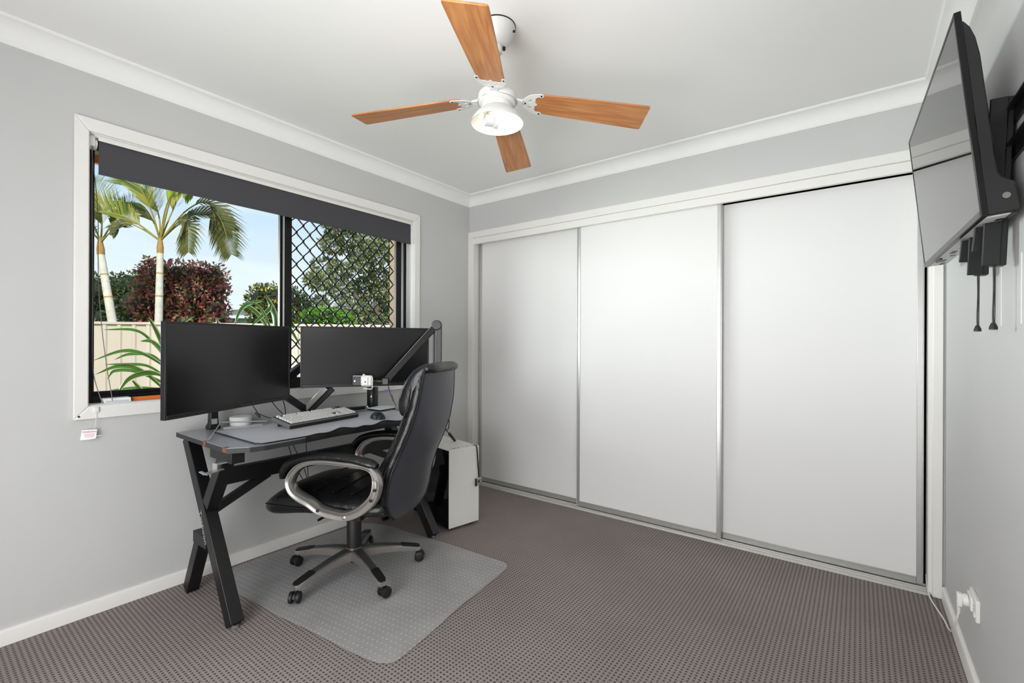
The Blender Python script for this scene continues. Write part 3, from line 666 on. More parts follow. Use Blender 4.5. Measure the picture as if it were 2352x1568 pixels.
def blade(az, zt, zr=2.121, pitch=-11.0, name='blade'):
    """built in the fan's local frame, along local X of the blade; droops to zt at the tip"""
    a = math.radians(az); u = Vector((math.cos(a), math.sin(a), 0)); v = Vector((-u.y, u.x, 0))
    slope = math.atan2(zt - zr, .57 - .15); U = u * math.cos(slope) + Vector((0, 0, math.sin(slope)))
    p = math.radians(pitch); W = v * math.cos(p) + Vector((0, 0, 1)) * math.sin(p); W = (W - U * W.dot(U)).normalized(); Nn = U.cross(W)
    r0, r1 = .150, .585
    out = []
    root = [(.125, .0), (.130, .028), (.142, .046), (.160, .052)]
    L_ = [(.128, .0), (.132, .026), (.142, .043), (.158, .0505), (.30, .057), (.45, .0625), (r1 - .012, .066), (r1 - .003, .0645), (r1, .060)]
    poly = [(x, w_) for x, w_ in L_] + [(x, -w_) for x, w_ in reversed(L_[1:])]
    O = Vector((FX, FY, zr)) - U * .0
    Mw = Matrix(((U.x, W.x, Nn.x, O.x), (U.y, W.y, Nn.y, O.y), (U.z, W.z, Nn.z, O.z), (0, 0, 0, 1)))
    bo = MB().prism(poly, (0, 0, 0), (1, 0, 0), (0, 1, 0), (0, 0, .0065)).build('blade', 'wood', fan, bevel=.0015, local=True)
    bo.matrix_local = INV[fan.name] @ Mw; INV[bo.name] = Mw.inverted()
    # the ornate white bracket (blade iron) under and over the blade
    x0 = .118
    prof = [(.075, .014), (.098, .016), (.108, .030), (.122, .044), (.140, .052), (.160, .057), (.172, .057), (.178, .050), (.176, .043), (.168, .040), (.158, .041), (.150, .035), (.147, .026), (.150, .019), (.146, .012), (.153, .006), (.158, 0)]
    poly = [(x, w_) for x, w_ in prof] + [(x, -w_) for x, w_ in reversed(prof[:-1])]
    ib = MB()
    # build as a plate with two eye slots: outer shell split in left and right halves around the slots
    slot = [(.118, .008), (.128, .009), (.138, .022), (.129, .026), (.121, .016)]
    for sgn in (1, -1):
        P1 = [(x, w_ * sgn) for x, w_ in prof]
        S1 = [(x, w_ * sgn) for x, w_ in slot]
        body = [P1[0], P1[1], P1[2], P1[3], P1[4], P1[5], P1[6], P1[7], P1[8], P1[9], P1[10], P1[11], P1[12]]
        # outer strip (beyond the slot)
        strip = [P1[1], P1[2], P1[3], P1[4], P1[5], P1[6], P1[7], P1[8], P1[9], P1[10], P1[11], S1[2], S1[3], S1[4], S1[0], (P1[1][0], .004 * sgn)]
        inner = [(.075, .0), P1[0], P1[1], (.105, .008 * sgn), S1[0], S1[1], S1[2], P1[11], P1[12], P1[13], P1[14], P1[15], P1[16]]
        for q in (strip, inner):
            ib.prism(q, O - Nn * .0026, U, W, Nn * .0024)
    ib.bar(Vector((FX, FY, zr)) + u * .068 - Vector((0, 0, .003)), O + U * .100 - Nn * .001, .026, .006)
    br = ib.build('blade_bracket', 'fan_white', bo)
    for (x, w_) in ((.168, .049), (.168, -.049), (.110, 0)):
        q = O + U * x + W * w_ - Nn * .0026
        MB().cyl(q, q - Nn * .0014, .0038, n=8).build('screw', 'screw', bo)
    q = O + U * (r1 - .006) + W * .057
    return bo
blade(206.0, 2.097)
blade(39.5, 2.076)
blade(117.7, 2.078)
blade(300.0, 2.082)

# =================================================================== TELEVISION ON ITS WALL BRACKET
TW, TH = .900, .520
tc_ = Vector((2.838, 2.036, 1.742)); yw = -0.030; tl = 0.098
hx = Vector((math.sin(yw), math.cos(yw), 0))               # towards the far edge
nr = Vector((-math.cos(yw), math.sin(yw), 0))              # to the room
tu = Vector((0, 0, 1)) * math.cos(tl) + nr * math.sin(tl); tn = hx.cross(tu); tn = tn if tn.dot(nr) > 0 else -tn
tv = thing('television', 'black flat television tilted down on the right wall, glossy screen', 'television', tuple(tc_ - tn * .05))
def tp(a, b, c): return tc_ + hx * a + tu * b + tn * c
def tbox(mb, a0, a1, b0, b1, c0, c1):
    return mb.obox(tp((a0 + a1) / 2, (b0 + b1) / 2, (c0 + c1) / 2), hx * (a1 - a0) / 2, tu * (b1 - b0) / 2, tn * (c1 - c0) / 2)
W2, H2 = TW / 2, TH / 2
tbox(MB(), -W2 + .010, W2 - .010, -H2 + .016, H2 - .010, -.004, -.0012).build('screen', 'tv_screen', tv)
b = MB(); tbox(b, -W2, -W2 + .011, -H2, H2, -.014, 0); tbox(b, W2 - .011, W2, -H2, H2, -.014, 0); tbox(b, -W2 + .011, W2 - .011, H2 - .011, H2, -.014, 0); tbox(b, -W2 + .011, W2 - .011, -H2, -H2 + .017, -.014, 0)
b.build('bezel', 'gloss_black', tv, bevel=.002)
# deep back shell: a side profile swept across the width
prof = [(-H2 + .002, -.012), (H2 - .022, -.012), (H2 - .028, -.018), (H2 - .045, -.027), (H2 - .075, -.034), (H2 - .12, -.038), (-H2 + .105, -.040), (-H2 + .092, -.044), (-H2 + .080, -.056), (-H2 + .074, -.066), (-H2 + .010, -.070), (-H2 + .002, -.066)]
b = MB().prism([(p[0], p[1]) for p in prof], tp(-W2 + .004, 0, 0), tu, tn, hx * (TW - .008)); b.build('back_shell', 'tv_back', tv, bevel=.004)
tbox(MB(), -W2 + .02, W2 - .02, -H2 - .0012, -H2 + .0022, -.062, -.012).build('underside_panel', 'tv_port', tv)
for k in range(9):
    a = -W2 + .06 + k * .095; b = MB(); tbox(b, a, a + (.05 if k % 3 else .02), -H2 - .0022, -H2 - .0005, -.052 + .010 * (k % 2), -.038 + .010 * (k % 2)); b.build('vent_slot', 'black_plastic', tv)
b = MB(); tbox(b, -W2 + .010, -W2 + .16, -H2 - .003, -H2, -.064, -.054); b.build('speaker_grille', 'black_plastic', tv)
b = MB(); tbox(b, .22, .30, -H2 - .006, -H2, -.022, -.014); b.build('control_strip', 'black_plastic', tv)
q = tp(-W2 + .002, -H2 + .042, -.048); MB().cyl(q, q - hx * .0006, .0075, n=12).build('screw_cap', 'chain', tv)

bk = thing('tv_wall_bracket', 'black steel television bracket with rails and pull cords on the right wall', 'tv bracket', (2.955, 1.90, 1.66))
for z0 in (1.735, 1.645):
    b = MB().box((2.951, 1.30, z0), (2.958, 2.22, z0 + .034)).box((2.936, 1.30, z0 + .028), (2.953, 2.22, z0 + .034))
    b.build('rail', 'black_metal', bk, bevel=.001)
MB().box((2.952, 1.30, 1.645), (2.959, 1.345, 1.769)).build('rail_end', 'black_metal', bk)
for k in range(3):
    MB().cyl((2.950, 1.42 + .28 * k, 1.752), (2.944, 1.42 + .28 * k, 1.752), .006, n=10).build('bolt', 'chrome', bk)
for yy in (1.705, 1.905):
    ab = MB()
    p0, p1 = Vector((2.940, yy, 1.800)), Vector((2.925, yy, 1.375))
    ab.bar(p0, p1, .038, .026, up=(1, 0, 0)); ab.bar(p0 + Vector((-.016, .022, -.03)), p1 + Vector((-.030, .022, .045)), .010, .030, up=(1, 0, 0)); ab.bar(p0 + Vector((-.016, -.022, -.0)), p1 + Vector((-.016, -.022, .0)), .006, .034, up=(1, 0, 0))
    a = ab.build('arm', 'black_metal', bk, bevel=.002)
    MB().box((2.905, yy + .024, 1.40), (2.917, yy + .028, 1.46)).build('spring_clip', 'chrome', a)
    q = Vector((2.918, yy, 1.376)); MB().tube(spline([q, q + Vector((.001, .002, -.06)), q + Vector((-.001, -.002, -.12)), q + Vector((0, 0, -.150))], 6), .0019, 6).tube([q + Vector((.003, -.003, 0)), q + Vector((.002, -.004, -.15))], .0012, 5).build('pull_cord', 'black_plastic', a, smooth=60)
    MB().lathe([(.001, 0), (.004, 0), (.0085, -.012), (.0085, -.018), (.001, -.019)], q + Vector((0, 0, -.146)), 12).build('cord_tip', 'black_plastic', a, smooth=40)
    MB().box((2.9585, yy - .045, 1.225), (2.9598, yy - .041, 1.40)).build('cord_guide_strip', 'white_plastic', a)

# =================================================================== OUTLET, PLUG AND CORD
ou = thing('wall_outlet', 'white double power outlet low on the right wall', 'outlet', (XR, 2.178, .302))
MB().box((XR - .012, 2.120, .264), (XR, 2.236, .337)).build('plate', 'white_plastic', ou, bevel=.003)
MB().box((XR - .018, 2.165, .280), (XR - .0115, 2.232, .326)).build('socket_block', 'white_plastic', ou, bevel=.002)
MB().box((XR - .0150, 2.132, .276), (XR - .0115, 2.146, .290)).build('switch', 'white_plastic', ou, bevel=.001)
for k in range(3): MB().box((XR - .0126, 2.150, .306 - .012 * k), (XR - .0118, 2.156, .308 - .012 * k)).build('socket_slot', 'screw', ou)
pg = thing('power_plug', 'white round plug pushed into the low wall outlet', 'plug', (2.93, 2.20, .299))
b = MB().cyl((XR - .018, 2.203, .300), (XR - .034, 2.203, .299), .0205, .0190, n=20).obox((XR - .040, 2.205, .297), (.007, 0, 0), (0, .012, 0), (0, 0, .022))
b.build('body', 'white_plastic', pg, bevel=.003, smooth=40)
b = MB()
for k in range(4): b.cyl((2.919, 2.207, .275 - .007 * k), (2.919, 2.207, .270 - .007 * k), .0062 - .0006 * k, n=10)
b.build('strain_relief', 'white_plastic', pg, smooth=40)
MB().tube(spline([(2.919, 2.208, .250), (2.916, 2.235, .205), (2.918, 2.33, .125), (2.926, 2.46, .065), (2.934, 2.58, .020), (2.935, 2.66, .0055), (2.926, 2.73, .005), (2.915, 2.80, .005), (2.906, 2.87, .008), (2.904, 2.925, .020), (2.903, 2.985, .065)], 8), .0034, 8).build('cord', 'white_plastic', pg, smooth=60)

# =================================================================== DESK
DZ = .745; dt = .022
dk = thing('gaming_desk', 'black steel legged gaming desk with carbon top by the window', 'desk', (.34, 1.40, 0))
X0, Y0, Y1 = .052, .802, 2.000
poly = [(X0, Y0), (.605, Y0), (.655, Y0 + .068), (.668, Y0 + .12), (.660, 1.08), (.640, 1.25), (.640, 1.55), (.660, 1.72), (.668, Y1 - .12), (.655, Y1 - .068), (.605, Y1), (X0, Y1)]
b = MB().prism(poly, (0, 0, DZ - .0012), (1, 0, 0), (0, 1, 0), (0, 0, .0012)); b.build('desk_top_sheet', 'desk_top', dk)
b = MB().prism([(.34 + (x - .34) * .9995, 1.401 + (y - 1.401) * .9997) for x, y in poly], (0, 0, DZ - dt), (1, 0, 0), (0, 1, 0), (0, 0, dt - .0012)); b.build('desk_top_board', 'desk_edge', dk)
# chipped spots on the near end
for (xa, xb, dpt) in ((.372, .398, .016), (.570, .603, .020)):
    MB().prism([(xa, Y0 - .0012), (xb, Y0 - .0012), (xb + .004, Y0 + dpt * .8), (xb - .004, Y0 + dpt * .5), (xa + .012, Y0 + dpt), (xa + .004, Y0 + dpt * .4)], (0, 0, DZ - dt + .003), (1, 0, 0), (0, 1, 0), (0, 0, dt - .0024)).build('chipped_corner', 'chip', dk)
def legframe(yc, text_side):
    o_ = Vector((0, yc, 0)); wd = .060; half = .026
    def bar(p0, p1, name='leg', w=.060):
        p0, p1 = Vector((p0[0], yc, p0[1])), Vector((p1[0], yc, p1[1]))
        return MB().bar(p0, p1, 2 * half, w, up=(1, 0, 0)).build(name, 'black_metal', dk, bevel=.003)
    # long strut from the back of the top to the front foot
    long = bar((.108, DZ - dt - .002), (.590, .012), w=.062)
    bar((.505, DZ - dt - .035), (.345, .455), 'brace', .056)
    MB().box((.40, yc - half, DZ - dt - .046), (.612, yc + half, DZ - dt - .001)).build('top_block', 'black_metal', dk, bevel=.002)
    bar((.265, .292), (.118, .012), 'rear_leg', .050)
    MB().box((.215, yc - half, .292 - .028), (.36, yc + half, .292 + .024)).build('cross_stub', 'black_metal', dk, bevel=.002)
    for xx in (.590, .115):
        MB().cyl((xx, yc, 0), (xx, yc, .014), .014, n=12).build('foot', 'chrome', dk)
    return long
legframe(Y0 + .042, True); legframe(Y1 - .042, False)
MB().box((.30, Y0 + .065, .525), (.345, Y1 - .065, .595)).build('cross_beam', 'black_metal', dk, bevel=.002)
for ya, yb in ((Y0 + .066, Y0 + .30), (Y1 - .066, Y1 - .30)):
    MB().bar((.325, ya, .425), (.325, yb, .535), .030, .036).build('corner_brace', 'black_metal', dk, bevel=.002)
# name along the near leg
yf = Y0 + .042 - .026 - .0006
p0, p1 = Vector((.300, yf, .408)), Vector((.352, yf, .300)); ux = (p1 - p0).normalized(); nn = Vector((0, -1, 0)); uy = nn.cross(ux)
text('lettering', 'Typhoon', .036, 'letter', frame((p0 + p1) / 2 + uy * .002, ux, uy, nn), dk, squeeze=1.15)
# bent cable hooks at the near end, below the top
hk = MB()
def strip(mb, pts, w, t, side):
    pts = [Vector(p) for p in pts]; side = Vector(side)
    for p, q in zip(pts, pts[1:]):
        d_ = (q - p).normalized(); n_ = d_.cross(side).normalized()
        mb.obox((p + q) / 2, (q - p) / 2 + d_ * t * .4, side * w / 2, n_ * t / 2)
    return mb
strip(hk, [(.562, .860, .681), (.562, .778, .681), (.562, .778, .656), (.562, .802, .656), (.598, .730, .655)], .030, .004, (1, .15, 0))
hk.bar((.606, .728, .656), (.572, .722, .663), .012, .003)
hk.build('cable_hook', 'alu', dk)

# under-desk cables
for k, pts in enumerate(([(.17, 1.258, .722), (.17, 1.275, .64), (.17, 1.318, .50), (.17, 1.37, .40), (.16, 1.42, .30)], [(.17, 1.272, .722), (.17, 1.30, .63), (.17, 1.36, .50), (.165, 1.40, .38)], [(.17, 1.386, .722), (.17, 1.381, .62), (.17, 1.390, .48), (.17, 1.40, .36)])):
    c = MB().tube(spline(pts, 8), .0022, 6).build('cable', 'black_plastic', smooth=60)
    tag(c, ('thin black cable hanging under the desk, nearest of the three', 'thin black cable hanging under the desk beside its twin', 'thin black cable hanging straight down under the desk middle')[k], 'cable', 'cables under the desk')

# =================================================================== MOUSE PAD (curled front edge)
pm = thing('desk_mat', 'wide dark cloth mouse pad whose front edge curls in waves', 'mouse pad', (.40, 1.4, DZ))
nu, nv = 64, 10; PXa, PXb, PYa, PYb = .200, .650, .905, 1.90
def padpt(i, j):
    v = PYa + (PYb - PYa) * i / nu; s = j / nv
    x = PXa + (PXb - PXa) * s
    # rounded corners at the front
    c = .03; e = max(0, c - min(v - PYa, PYb - v)); 
    front = PXb - (c - math.sqrt(max(0, c * c - e * e)))
    lift = 0
    if v > 1.05:
        lift = .011 * math.exp(-((v - 1.30) / .050) ** 2) + .012 * math.exp(-((v - 1.555) / .055) ** 2) + .005 * math.exp(-((v - 1.42) / .03) ** 2) + .003 * math.exp(-((v - 1.17) / .03) ** 2) + .012 * math.exp(-((v - 1.80) / .06) ** 2)
    dep = lift * 1.5
    x = PXa + (front - dep - PXa) * s
    return Vector((x, v, DZ + .0042 + lift * max(0, (s - .72) / .28) ** 2))
top = [[padpt(i, j) for j in range(nv + 1)] for i in range(nu + 1)]
vs = [p for r in top for p in r]; n1 = nv + 1; fs = [(i * n1 + j, i * n1 + j + 1, (i + 1) * n1 + j + 1, (i + 1) * n1 + j) for i in range(nu) for j in range(nv)]
b = MB(); b.add(vs, fs); lo = [Vector((p.x, p.y, max(DZ + .0003, p.z - .0035))) for p in vs]; b.add(lo, [tuple(reversed(f)) for f in fs])
o0 = len(vs)
def skirtf(idx):
    fs = []
    for a, c in zip(idx, idx[1:]): fs.append((a, c, o0 + c, o0 + a))
    return fs
b.f += skirtf([i * n1 for i in range(nu + 1)]) + skirtf([i * n1 + nv for i in range(nu + 1)]) + skirtf(list(range(n1))) + skirtf([nu * n1 + j for j in range(n1)]); b.mi = [0] * len(b.f)
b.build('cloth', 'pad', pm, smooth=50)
b = MB()
edge = [top[i][nv] for i in range(nu + 1)]
b.tube([top[0][j] for j in range(nv)] + edge + [top[nu][j] for j in range(nv - 1, -1, -1)], .0030, 6); b.build('stitched_edge', 'pad_edge', pm, smooth=60)
# black underside of the curl, hanging over the desk edge
b = MB(); R2 = []
for i in range(nu + 1):
    p = top[i][nv]; v = p.y
    if v < 1.10 or v > 1.80: continue
    ft = .6425 + .018 * max(0.0, (1.25 - v) / .17, (v - 1.55) / .17)
    R2.append((p + Vector((.0005, 0, -.001)), Vector((max(p.x + .002, ft), v, DZ + .001)), Vector((ft, v, DZ - .021))))
vs = [q for r in R2 for q in r]; n3 = 3
b.add(vs, [(i * 3 + j, i * 3 + j + 1, i * 3 + j + 4, i * 3 + j + 3) for i in range(len(R2) - 1) for j in range(2)])
b.build('curled_underside', 'pad_edge', pm, smooth=60)

# =================================================================== KEYBOARD
kA, kB = Vector((.432, 1.152, 0)), Vector((.362, 1.578, 0)); kx = (kB - kA).normalized(); kd = Vector((-kx.y, kx.x, 0)); kd = kd if kd.x < 0 else -kd
tilt = math.radians(11); kU = (kd * math.cos(tilt) + Vector((0, 0, math.sin(tilt)))); kN = kx.cross(kU); kN = kN if kN.z > 0 else -kN
kO = Vector((kA.x, kA.y, DZ + .0062)); KW, KD = .438, .145
kb = thing('keyboard', 'full size keyboard with white keys tilted up on the mouse pad', 'keyboard', tuple(kO))
def kp(a, b, c): return kO + kx * a + kU * b + kN * c
def kbox(mb, a0, a1, b0, b1, c0, c1): return mb.obox(kp((a0 + a1) / 2, (b0 + b1) / 2, (c0 + c1) / 2), kx * (a1 - a0) / 2, kU * (b1 - b0) / 2, kN * (c1 - c0) / 2)
b = MB(); kbox(b, 0, KW, 0, KD, .000, .021); b.build('case', 'kb_case', kb, bevel=.002)
b = MB(); kbox(b, .005, KW - .005, .005, KD - .005, .0205, .0225); b.build('deck', 'kb_dark', kb)
b = MB(); kbox(b, 0, KW, -.0008, .004, .0, .016); b.build('front_lip', 'kb_dark', kb)
for s in (.04, KW - .06):
    b = MB(); p = kp(s, KD - .02, 0); b.box((p.x - .012, p.y - .01, DZ + .0046), (p.x + .004, p.y + .01, p.z + .002)); b.build('flip_foot', 'kb_dark', kb)
def keycap(w, dd):
    b = MB(); a, c = w / 2 - .0012, dd / 2 - .0012; a2, c2 = a - .0022, c - .0022; z0, z1 = .0222, .0310
    P = [kx * (i * a) + kU * (j * c) + kN * z0 for i, j in ((-1, -1), (1, -1), (1, 1), (-1, 1))] + [kx * (i * a2) + kU * (j * c2 + .0006) + kN * z1 for i, j in ((-1, -1), (1, -1), (1, 1), (-1, 1))]
    b.add(P, [(4, 5, 6, 7), (0, 1, 5, 4), (1, 2, 6, 5), (2, 3, 7, 6), (3, 0, 4, 7)]); return b
U1 = .0185
rows = [(0, [1.25, 1.25, 1.25, 6.25, 1.25, 1.25, 1.25, 1.25]), (1, [2.25] + [1] * 10 + [2.75]), (2, [1.75] + [1] * 11 + [2.25]), (3, [1.5] + [1] * 12 + [1.5]), (4, [1] * 13 + [2]), (5.25, [1, -1, 1, 1, 1, 1, -.5, 1, 1, 1, 1, -.5, 1, 1, 1, 1])]
keys = []
for r, ws in rows:
    x = 0
    for w_ in ws:
        if w_ > 0: keys.append((x + w_ / 2, r + .5, w_, 1))
        x += abs(w_)
for r in (0, 4, 3): keys += [(15.25 + .5 + k, r + .5, 1, 1) for k in range(3)]
keys += [(16.25 + .5, 1.5, 1, 1)] + [(15.25 + .5 + k, 5.75, 1, 1) for k in range(3)]
for r in (1, 2, 3): keys += [(18.5 + .5 + k, r + .5, 1, 1) for k in range(3)]
keys += [(18.5 + .5 + k, 4.5, 1, 1) for k in range(4)] + [(19.5, .5, 2, 1), (20.5 + .5, .5, 1, 1), (21.5 + .5, 1.0, 1, 2), (21.5 + .5, 3.0, 1, 2)]
cache = {}
kinv = INV[kb.name]
for (cx_, cy_, w_, h_) in keys:
    kk = (w_, h_)
    if kk not in cache:
        o = keycap(w_ * U1, h_ * U1).build('key', 'key', kb, local=True); cache[kk] = o
    else:
        o = copy_mesh(cache[kk], kb)
    o.location = kx * (.0125 + cx_ * U1) + kU * (.0115 + cy_ * U1 * 1.05)
MB().tube(spline([kp(.02, KD, .012), kp(.0, KD + .03, .012), kp(-.02, KD + .10, .02), Vector((.09, 1.17, DZ + .03)), Vector((.06, 1.14, DZ + .10))], 8), .0022, 6).build('cable', 'black_plastic', kb, smooth=60)

# =================================================================== MOUSE
mo = thing('mouse', 'black wireless mouse at the curled edge of the mouse pad', 'mouse', (.47, 1.66, DZ))
mc = Vector((.487, 1.622, DZ + .005)); ma = Vector((-.98, .20, 0)).normalized(); mb_ = Vector((ma.y, -ma.x, 0))
R3 = []
for k in range(15):
    s = -1 + 2 * k / 14; L2 = .058; wv = .033 * math.sqrt(max(0.0, 1 - (s * .97) ** 2)) ** .7 * (1 - .08 * s); hz = .036 * (max(0.0, 1 - s * s) ** .55) * (1 - .12 * s) + .002
    ring = []
    for q in range(14):
        a = 2 * PI * q / 14; ca, sa = math.cos(a), math.sin(a)
        ring.append(mc + ma * (s * L2) + mb_ * (wv * ca) + Vector((0, 0, max(0.0, sa) * hz + .0015)))
    R3.append(ring)
MB().rings(R3).build('body', 'black_plastic', mo, smooth=60)
q = mc + ma * .033 + Vector((0, 0, .024)); MB().cyl(q - mb_ * .004, q + mb_ * .004, .010, n=14).build('wheel', 'rubber', mo, smooth=40)

# =================================================================== CHAIR MAT
cm = thing('chair_mat', 'clear dimpled vinyl chair mat with wavy edges on the carpet under the chair', 'mat', (.68, 1.43, 0))
outl = spline_closed([(.050, 1.03), (.110, .962), (.250, .948), (.45, .972), (.70, .990), (.95, 1.022), (1.15, 1.040), (1.255, 1.070), (1.285, 1.125), (1.262, 1.30), (1.232, 1.50), (1.205, 1.72), (1.185, 1.88), (1.165, 1.932), (1.115, 1.948), (.90, 1.945), (.62, 1.925), (.40, 1.908), (.20, 1.885), (.085, 1.83), (.055, 1.70), (.046, 1.40)], 6) if False else None
pp = [(.050, 1.03), (.110, .962), (.250, .948), (.45, .972), (.70, .990), (.95, 1.022), (1.15, 1.040), (1.255, 1.070), (1.285, 1.125), (1.262, 1.30), (1.232, 1.50), (1.205, 1.72), (1.185, 1.88), (1.165, 1.932), (1.115, 1.948), (.90, 1.945), (.62, 1.925), (.40, 1.908), (.20, 1.885), (.085, 1.83), (.055, 1.70), (.046, 1.40)]
outl = spline_closed([(x, y, 0) for x, y in pp], 6)
cen = Vector((.66, 1.45, 0)); n = len(outl); vs = []; fs = []
levels = [1.0, .985, .93, .6, .25]
for li, l in enumerate(levels):
    for i, p in enumerate(outl):
        q = cen + (p - cen) * l
        wav = .0022 * math.sin(i * .55) + .0016 * math.sin(i * .23 + 1) if li < 2 else 0
        vs.append((q.x, q.y, .0048 + max(0, wav)))
for li in range(len(levels) - 1):
    fs += [(li * n + i, li * n + (i + 1) % n, (li + 1) * n + (i + 1) % n, (li + 1) * n + i) for i in range(n)]
vs.append((cen.x, cen.y, .0048)); c0i = len(vs) - 1
fs += [((len(levels) - 1) * n + i, (len(levels) - 1) * n + (i + 1) % n, c0i) for i in range(n)]
b = MB().add(vs, fs); b.build('sheet', 'vinyl', cm, smooth=60)

# =================================================================== OFFICE CHAIR (local frame: +X forward, +Y the sitter's left)
CXc, CYc = .588, 1.405
ch = thing('office_chair', 'black leather high back office chair with silver arms and base', 'chair', (CXc, CYc, .0046), math.radians(202))
def loc(b, name, m, parent=ch, **k): return b.build(name, m, parent, local=True, **k)
# --- base: five legs with pads and casters
HUBZ = .118
def leg(k):
    a = math.radians(-286 + 72 * k) ; u = Vector((math.cos(a), math.sin(a), 0)); v = Vector((-u.y, u.x, 0)); Z = Vector((0, 0, 1))
    R = []
    for r, zt, h, w_ in ((.025, .128, .050, .030), (.07, .128, .046, .027), (.14, .121, .036, .0245), (.22, .108, .030, .0225), (.285, .094, .026, .0215), (.318, .086, .024, .020), (.335, .082, .020, .014)):
        c = u * r; R.append([c + v * w_ + Z * (zt - h), c + v * w_ * .98 + Z * (zt - .006), c + v * w_ * .72 + Z * zt, c - v * w_ * .72 + Z * zt, c - v * w_ * .98 + Z * (zt - .006), c - v * w_ + Z * (zt - h)])
    lo_ = loc(MB().rings(R), 'leg', 'silver', smooth=40)
    S = [[c[1] + Z * .0012 - (c[1] - c[4]) * .05, c[2] + Z * .0016, c[3] + Z * .0016, c[4] + Z * .0012 + (c[1] - c[4]) * .05, (c[3] + c[4]) / 2 - Z * .002, (c[1] + c[2]) / 2 - Z * .002] for c in R[:5]]
    loc(MB().rings(S), 'painted_reflection_strip', 'silver_dark', lo_, smooth=40)  # dark strip painted where the silver leg top only reflects
    pb = MB(); T = []
    for r, zt, w_ in ((.235, .1075, .010), (.240, .1085, .0195), (.285, .0985, .0190), (.320, .0905, .0175), (.334, .087, .011)):
        c = u * r; T.append([c + v * w_ + Z * (zt - .008), c + v * w_ + Z * zt, c - v * w_ + Z * zt, c - v * w_ + Z * (zt - .008)])
    pb.rings(T)
    for q in range(5):
        r = .252 + q * .012; zt = .1055 - (r - .240) * .222; pb.obox(u * r + Z * (zt + .0012), u * .0026, v * .013, Z * .0012)
    loc(pb, 'foot_pad', 'rubber', lo_, smooth=40)
    # caster: stem, hood, two wheels; each swivelled its own way
    sw = math.radians((35, 100, -20, 200, 75)[k]) + a; d = Vector((math.cos(sw), math.sin(sw), 0)); e = Vector((-d.y, d.x, 0)); c = u * .322
    wb = MB().cyl(c + Z * .050, c + Z * .072, .009, n=10)
    wc = c + d * .012 + Z * .0305
    for s in (1, -1):
        wb.lathe([(.001, -.0085), (.018, -.009), (.0245, -.006), (.0258, 0), (.0245, .007), (.020, .0095), (.010, .0105), (.001, .0105)], wc + e * s * .0155, 20, axis=e * s)
    hood = []
    for s in (-.0055, .0055):
        hood.append([wc + e * s + d * (.021 * math.cos(t)) + Z * (.0215 * math.sin(t)) for t in [PI * q / 10 for q in range(11)]])
    wb.rings([hood[0], hood[1]])
    loc(wb, 'caster', 'rubber', lo_, smooth=40)
for k in range(5): leg(k)
loc(MB().lathe([(.001, .066), (.030, .066), (.036, .074), (.040, .118), (.040, .130), (.034, .138), (.001, .138)], n=28), 'hub', 'silver_dark', smooth=40)
loc(MB().cyl((0, 0, .055), (0, 0, .067), .016, n=16), 'column_end', 'rubber', smooth=40)
loc(MB().lathe([(.001, .132), (.0355, .132), (.0355, .300), (.0335, .304), (.0335, .345), (.001, .345)], n=28), 'gas_column', 'rubber', smooth=40)
loc(MB().box((-.115, -.075, .338), (.115, .075, .372)), 'tilt_plate', 'black_metal', bevel=.006)
loc(MB().tube([(.02, .07, .352), (.03, .17, .350), (.032, .235, .348)], .006, 8), 'tilt_lever', 'black_metal', smooth=60)
# --- seat cushion
def sup(hw, hh, cx_, cz, x, n=28, e=3.2, sag=0):
    P = []
    for i in range(n):
        t = 2 * PI * i / n; c, s = math.cos(t), math.sin(t)
        yy = hw * (abs(c) ** (2 / e)) * (1 if c >= 0 else -1); zz = hh * (abs(s) ** (2 / e)) * (1 if s >= 0 else -1)
        if s > 0: zz += sag * (1 - (yy / hw) ** 2)
        P.append(Vector((x, yy, cz + zz)))
    return P
R = []
for x, hw, zt, zb in ((-.315, .18, .425, .390), (-.305, .225, .452, .374), (-.27, .245, .466, .366), (-.18, .255, .468, .362), (-.06, .258, .466, .360), (.06, .260, .467, .360), (.14, .260, .472, .352), (.20, .259, .472, .342), (.25, .257, .466, .334), (.285, .253, .454, .332), (.308, .247, .437, .340), (.324, .237, .424, .348), (.334, .222, .410, .358), (.339, .19, .397, .368), (.341, .12, .388, .376)):
    R.append(sup(hw, (zt - zb) / 2, 0, (zt + zb) / 2, x, sag=.008))
st = loc(MB().rings(R), 'seat', 'leather', smooth=70, subsurf=1)
for zz in (.405,):
    pts = []
    for x, hw in ((-.300, .222), (-.18, .2575), (0, .2605), (.16, .2625), (.265, .2575), (.312, .247)): pts.append((x, hw, zz))
    loc(MB().tube(spline(pts, 5), .0035, 6), 'seat_piping', 'piping', st, smooth=60)
    loc(MB().tube(spline([(x, -y, z) for x, y, z in pts], 5), .0035, 6), 'seat_piping', 'piping', st, smooth=60)
for x in (-.12, -.02, .08, .17):      # sewn creases across the seat
    loc(MB().tube(spline([(x, -.20, .472), (x + .006, -.1, .4745), (x, 0, .4755), (x - .006, .1, .4745), (x, .20, .472)], 5), .0042, 6, flat=(1.6, .55), ref=(1, 0, 0)), 'seat_crease', 'leather', st, smooth=60)
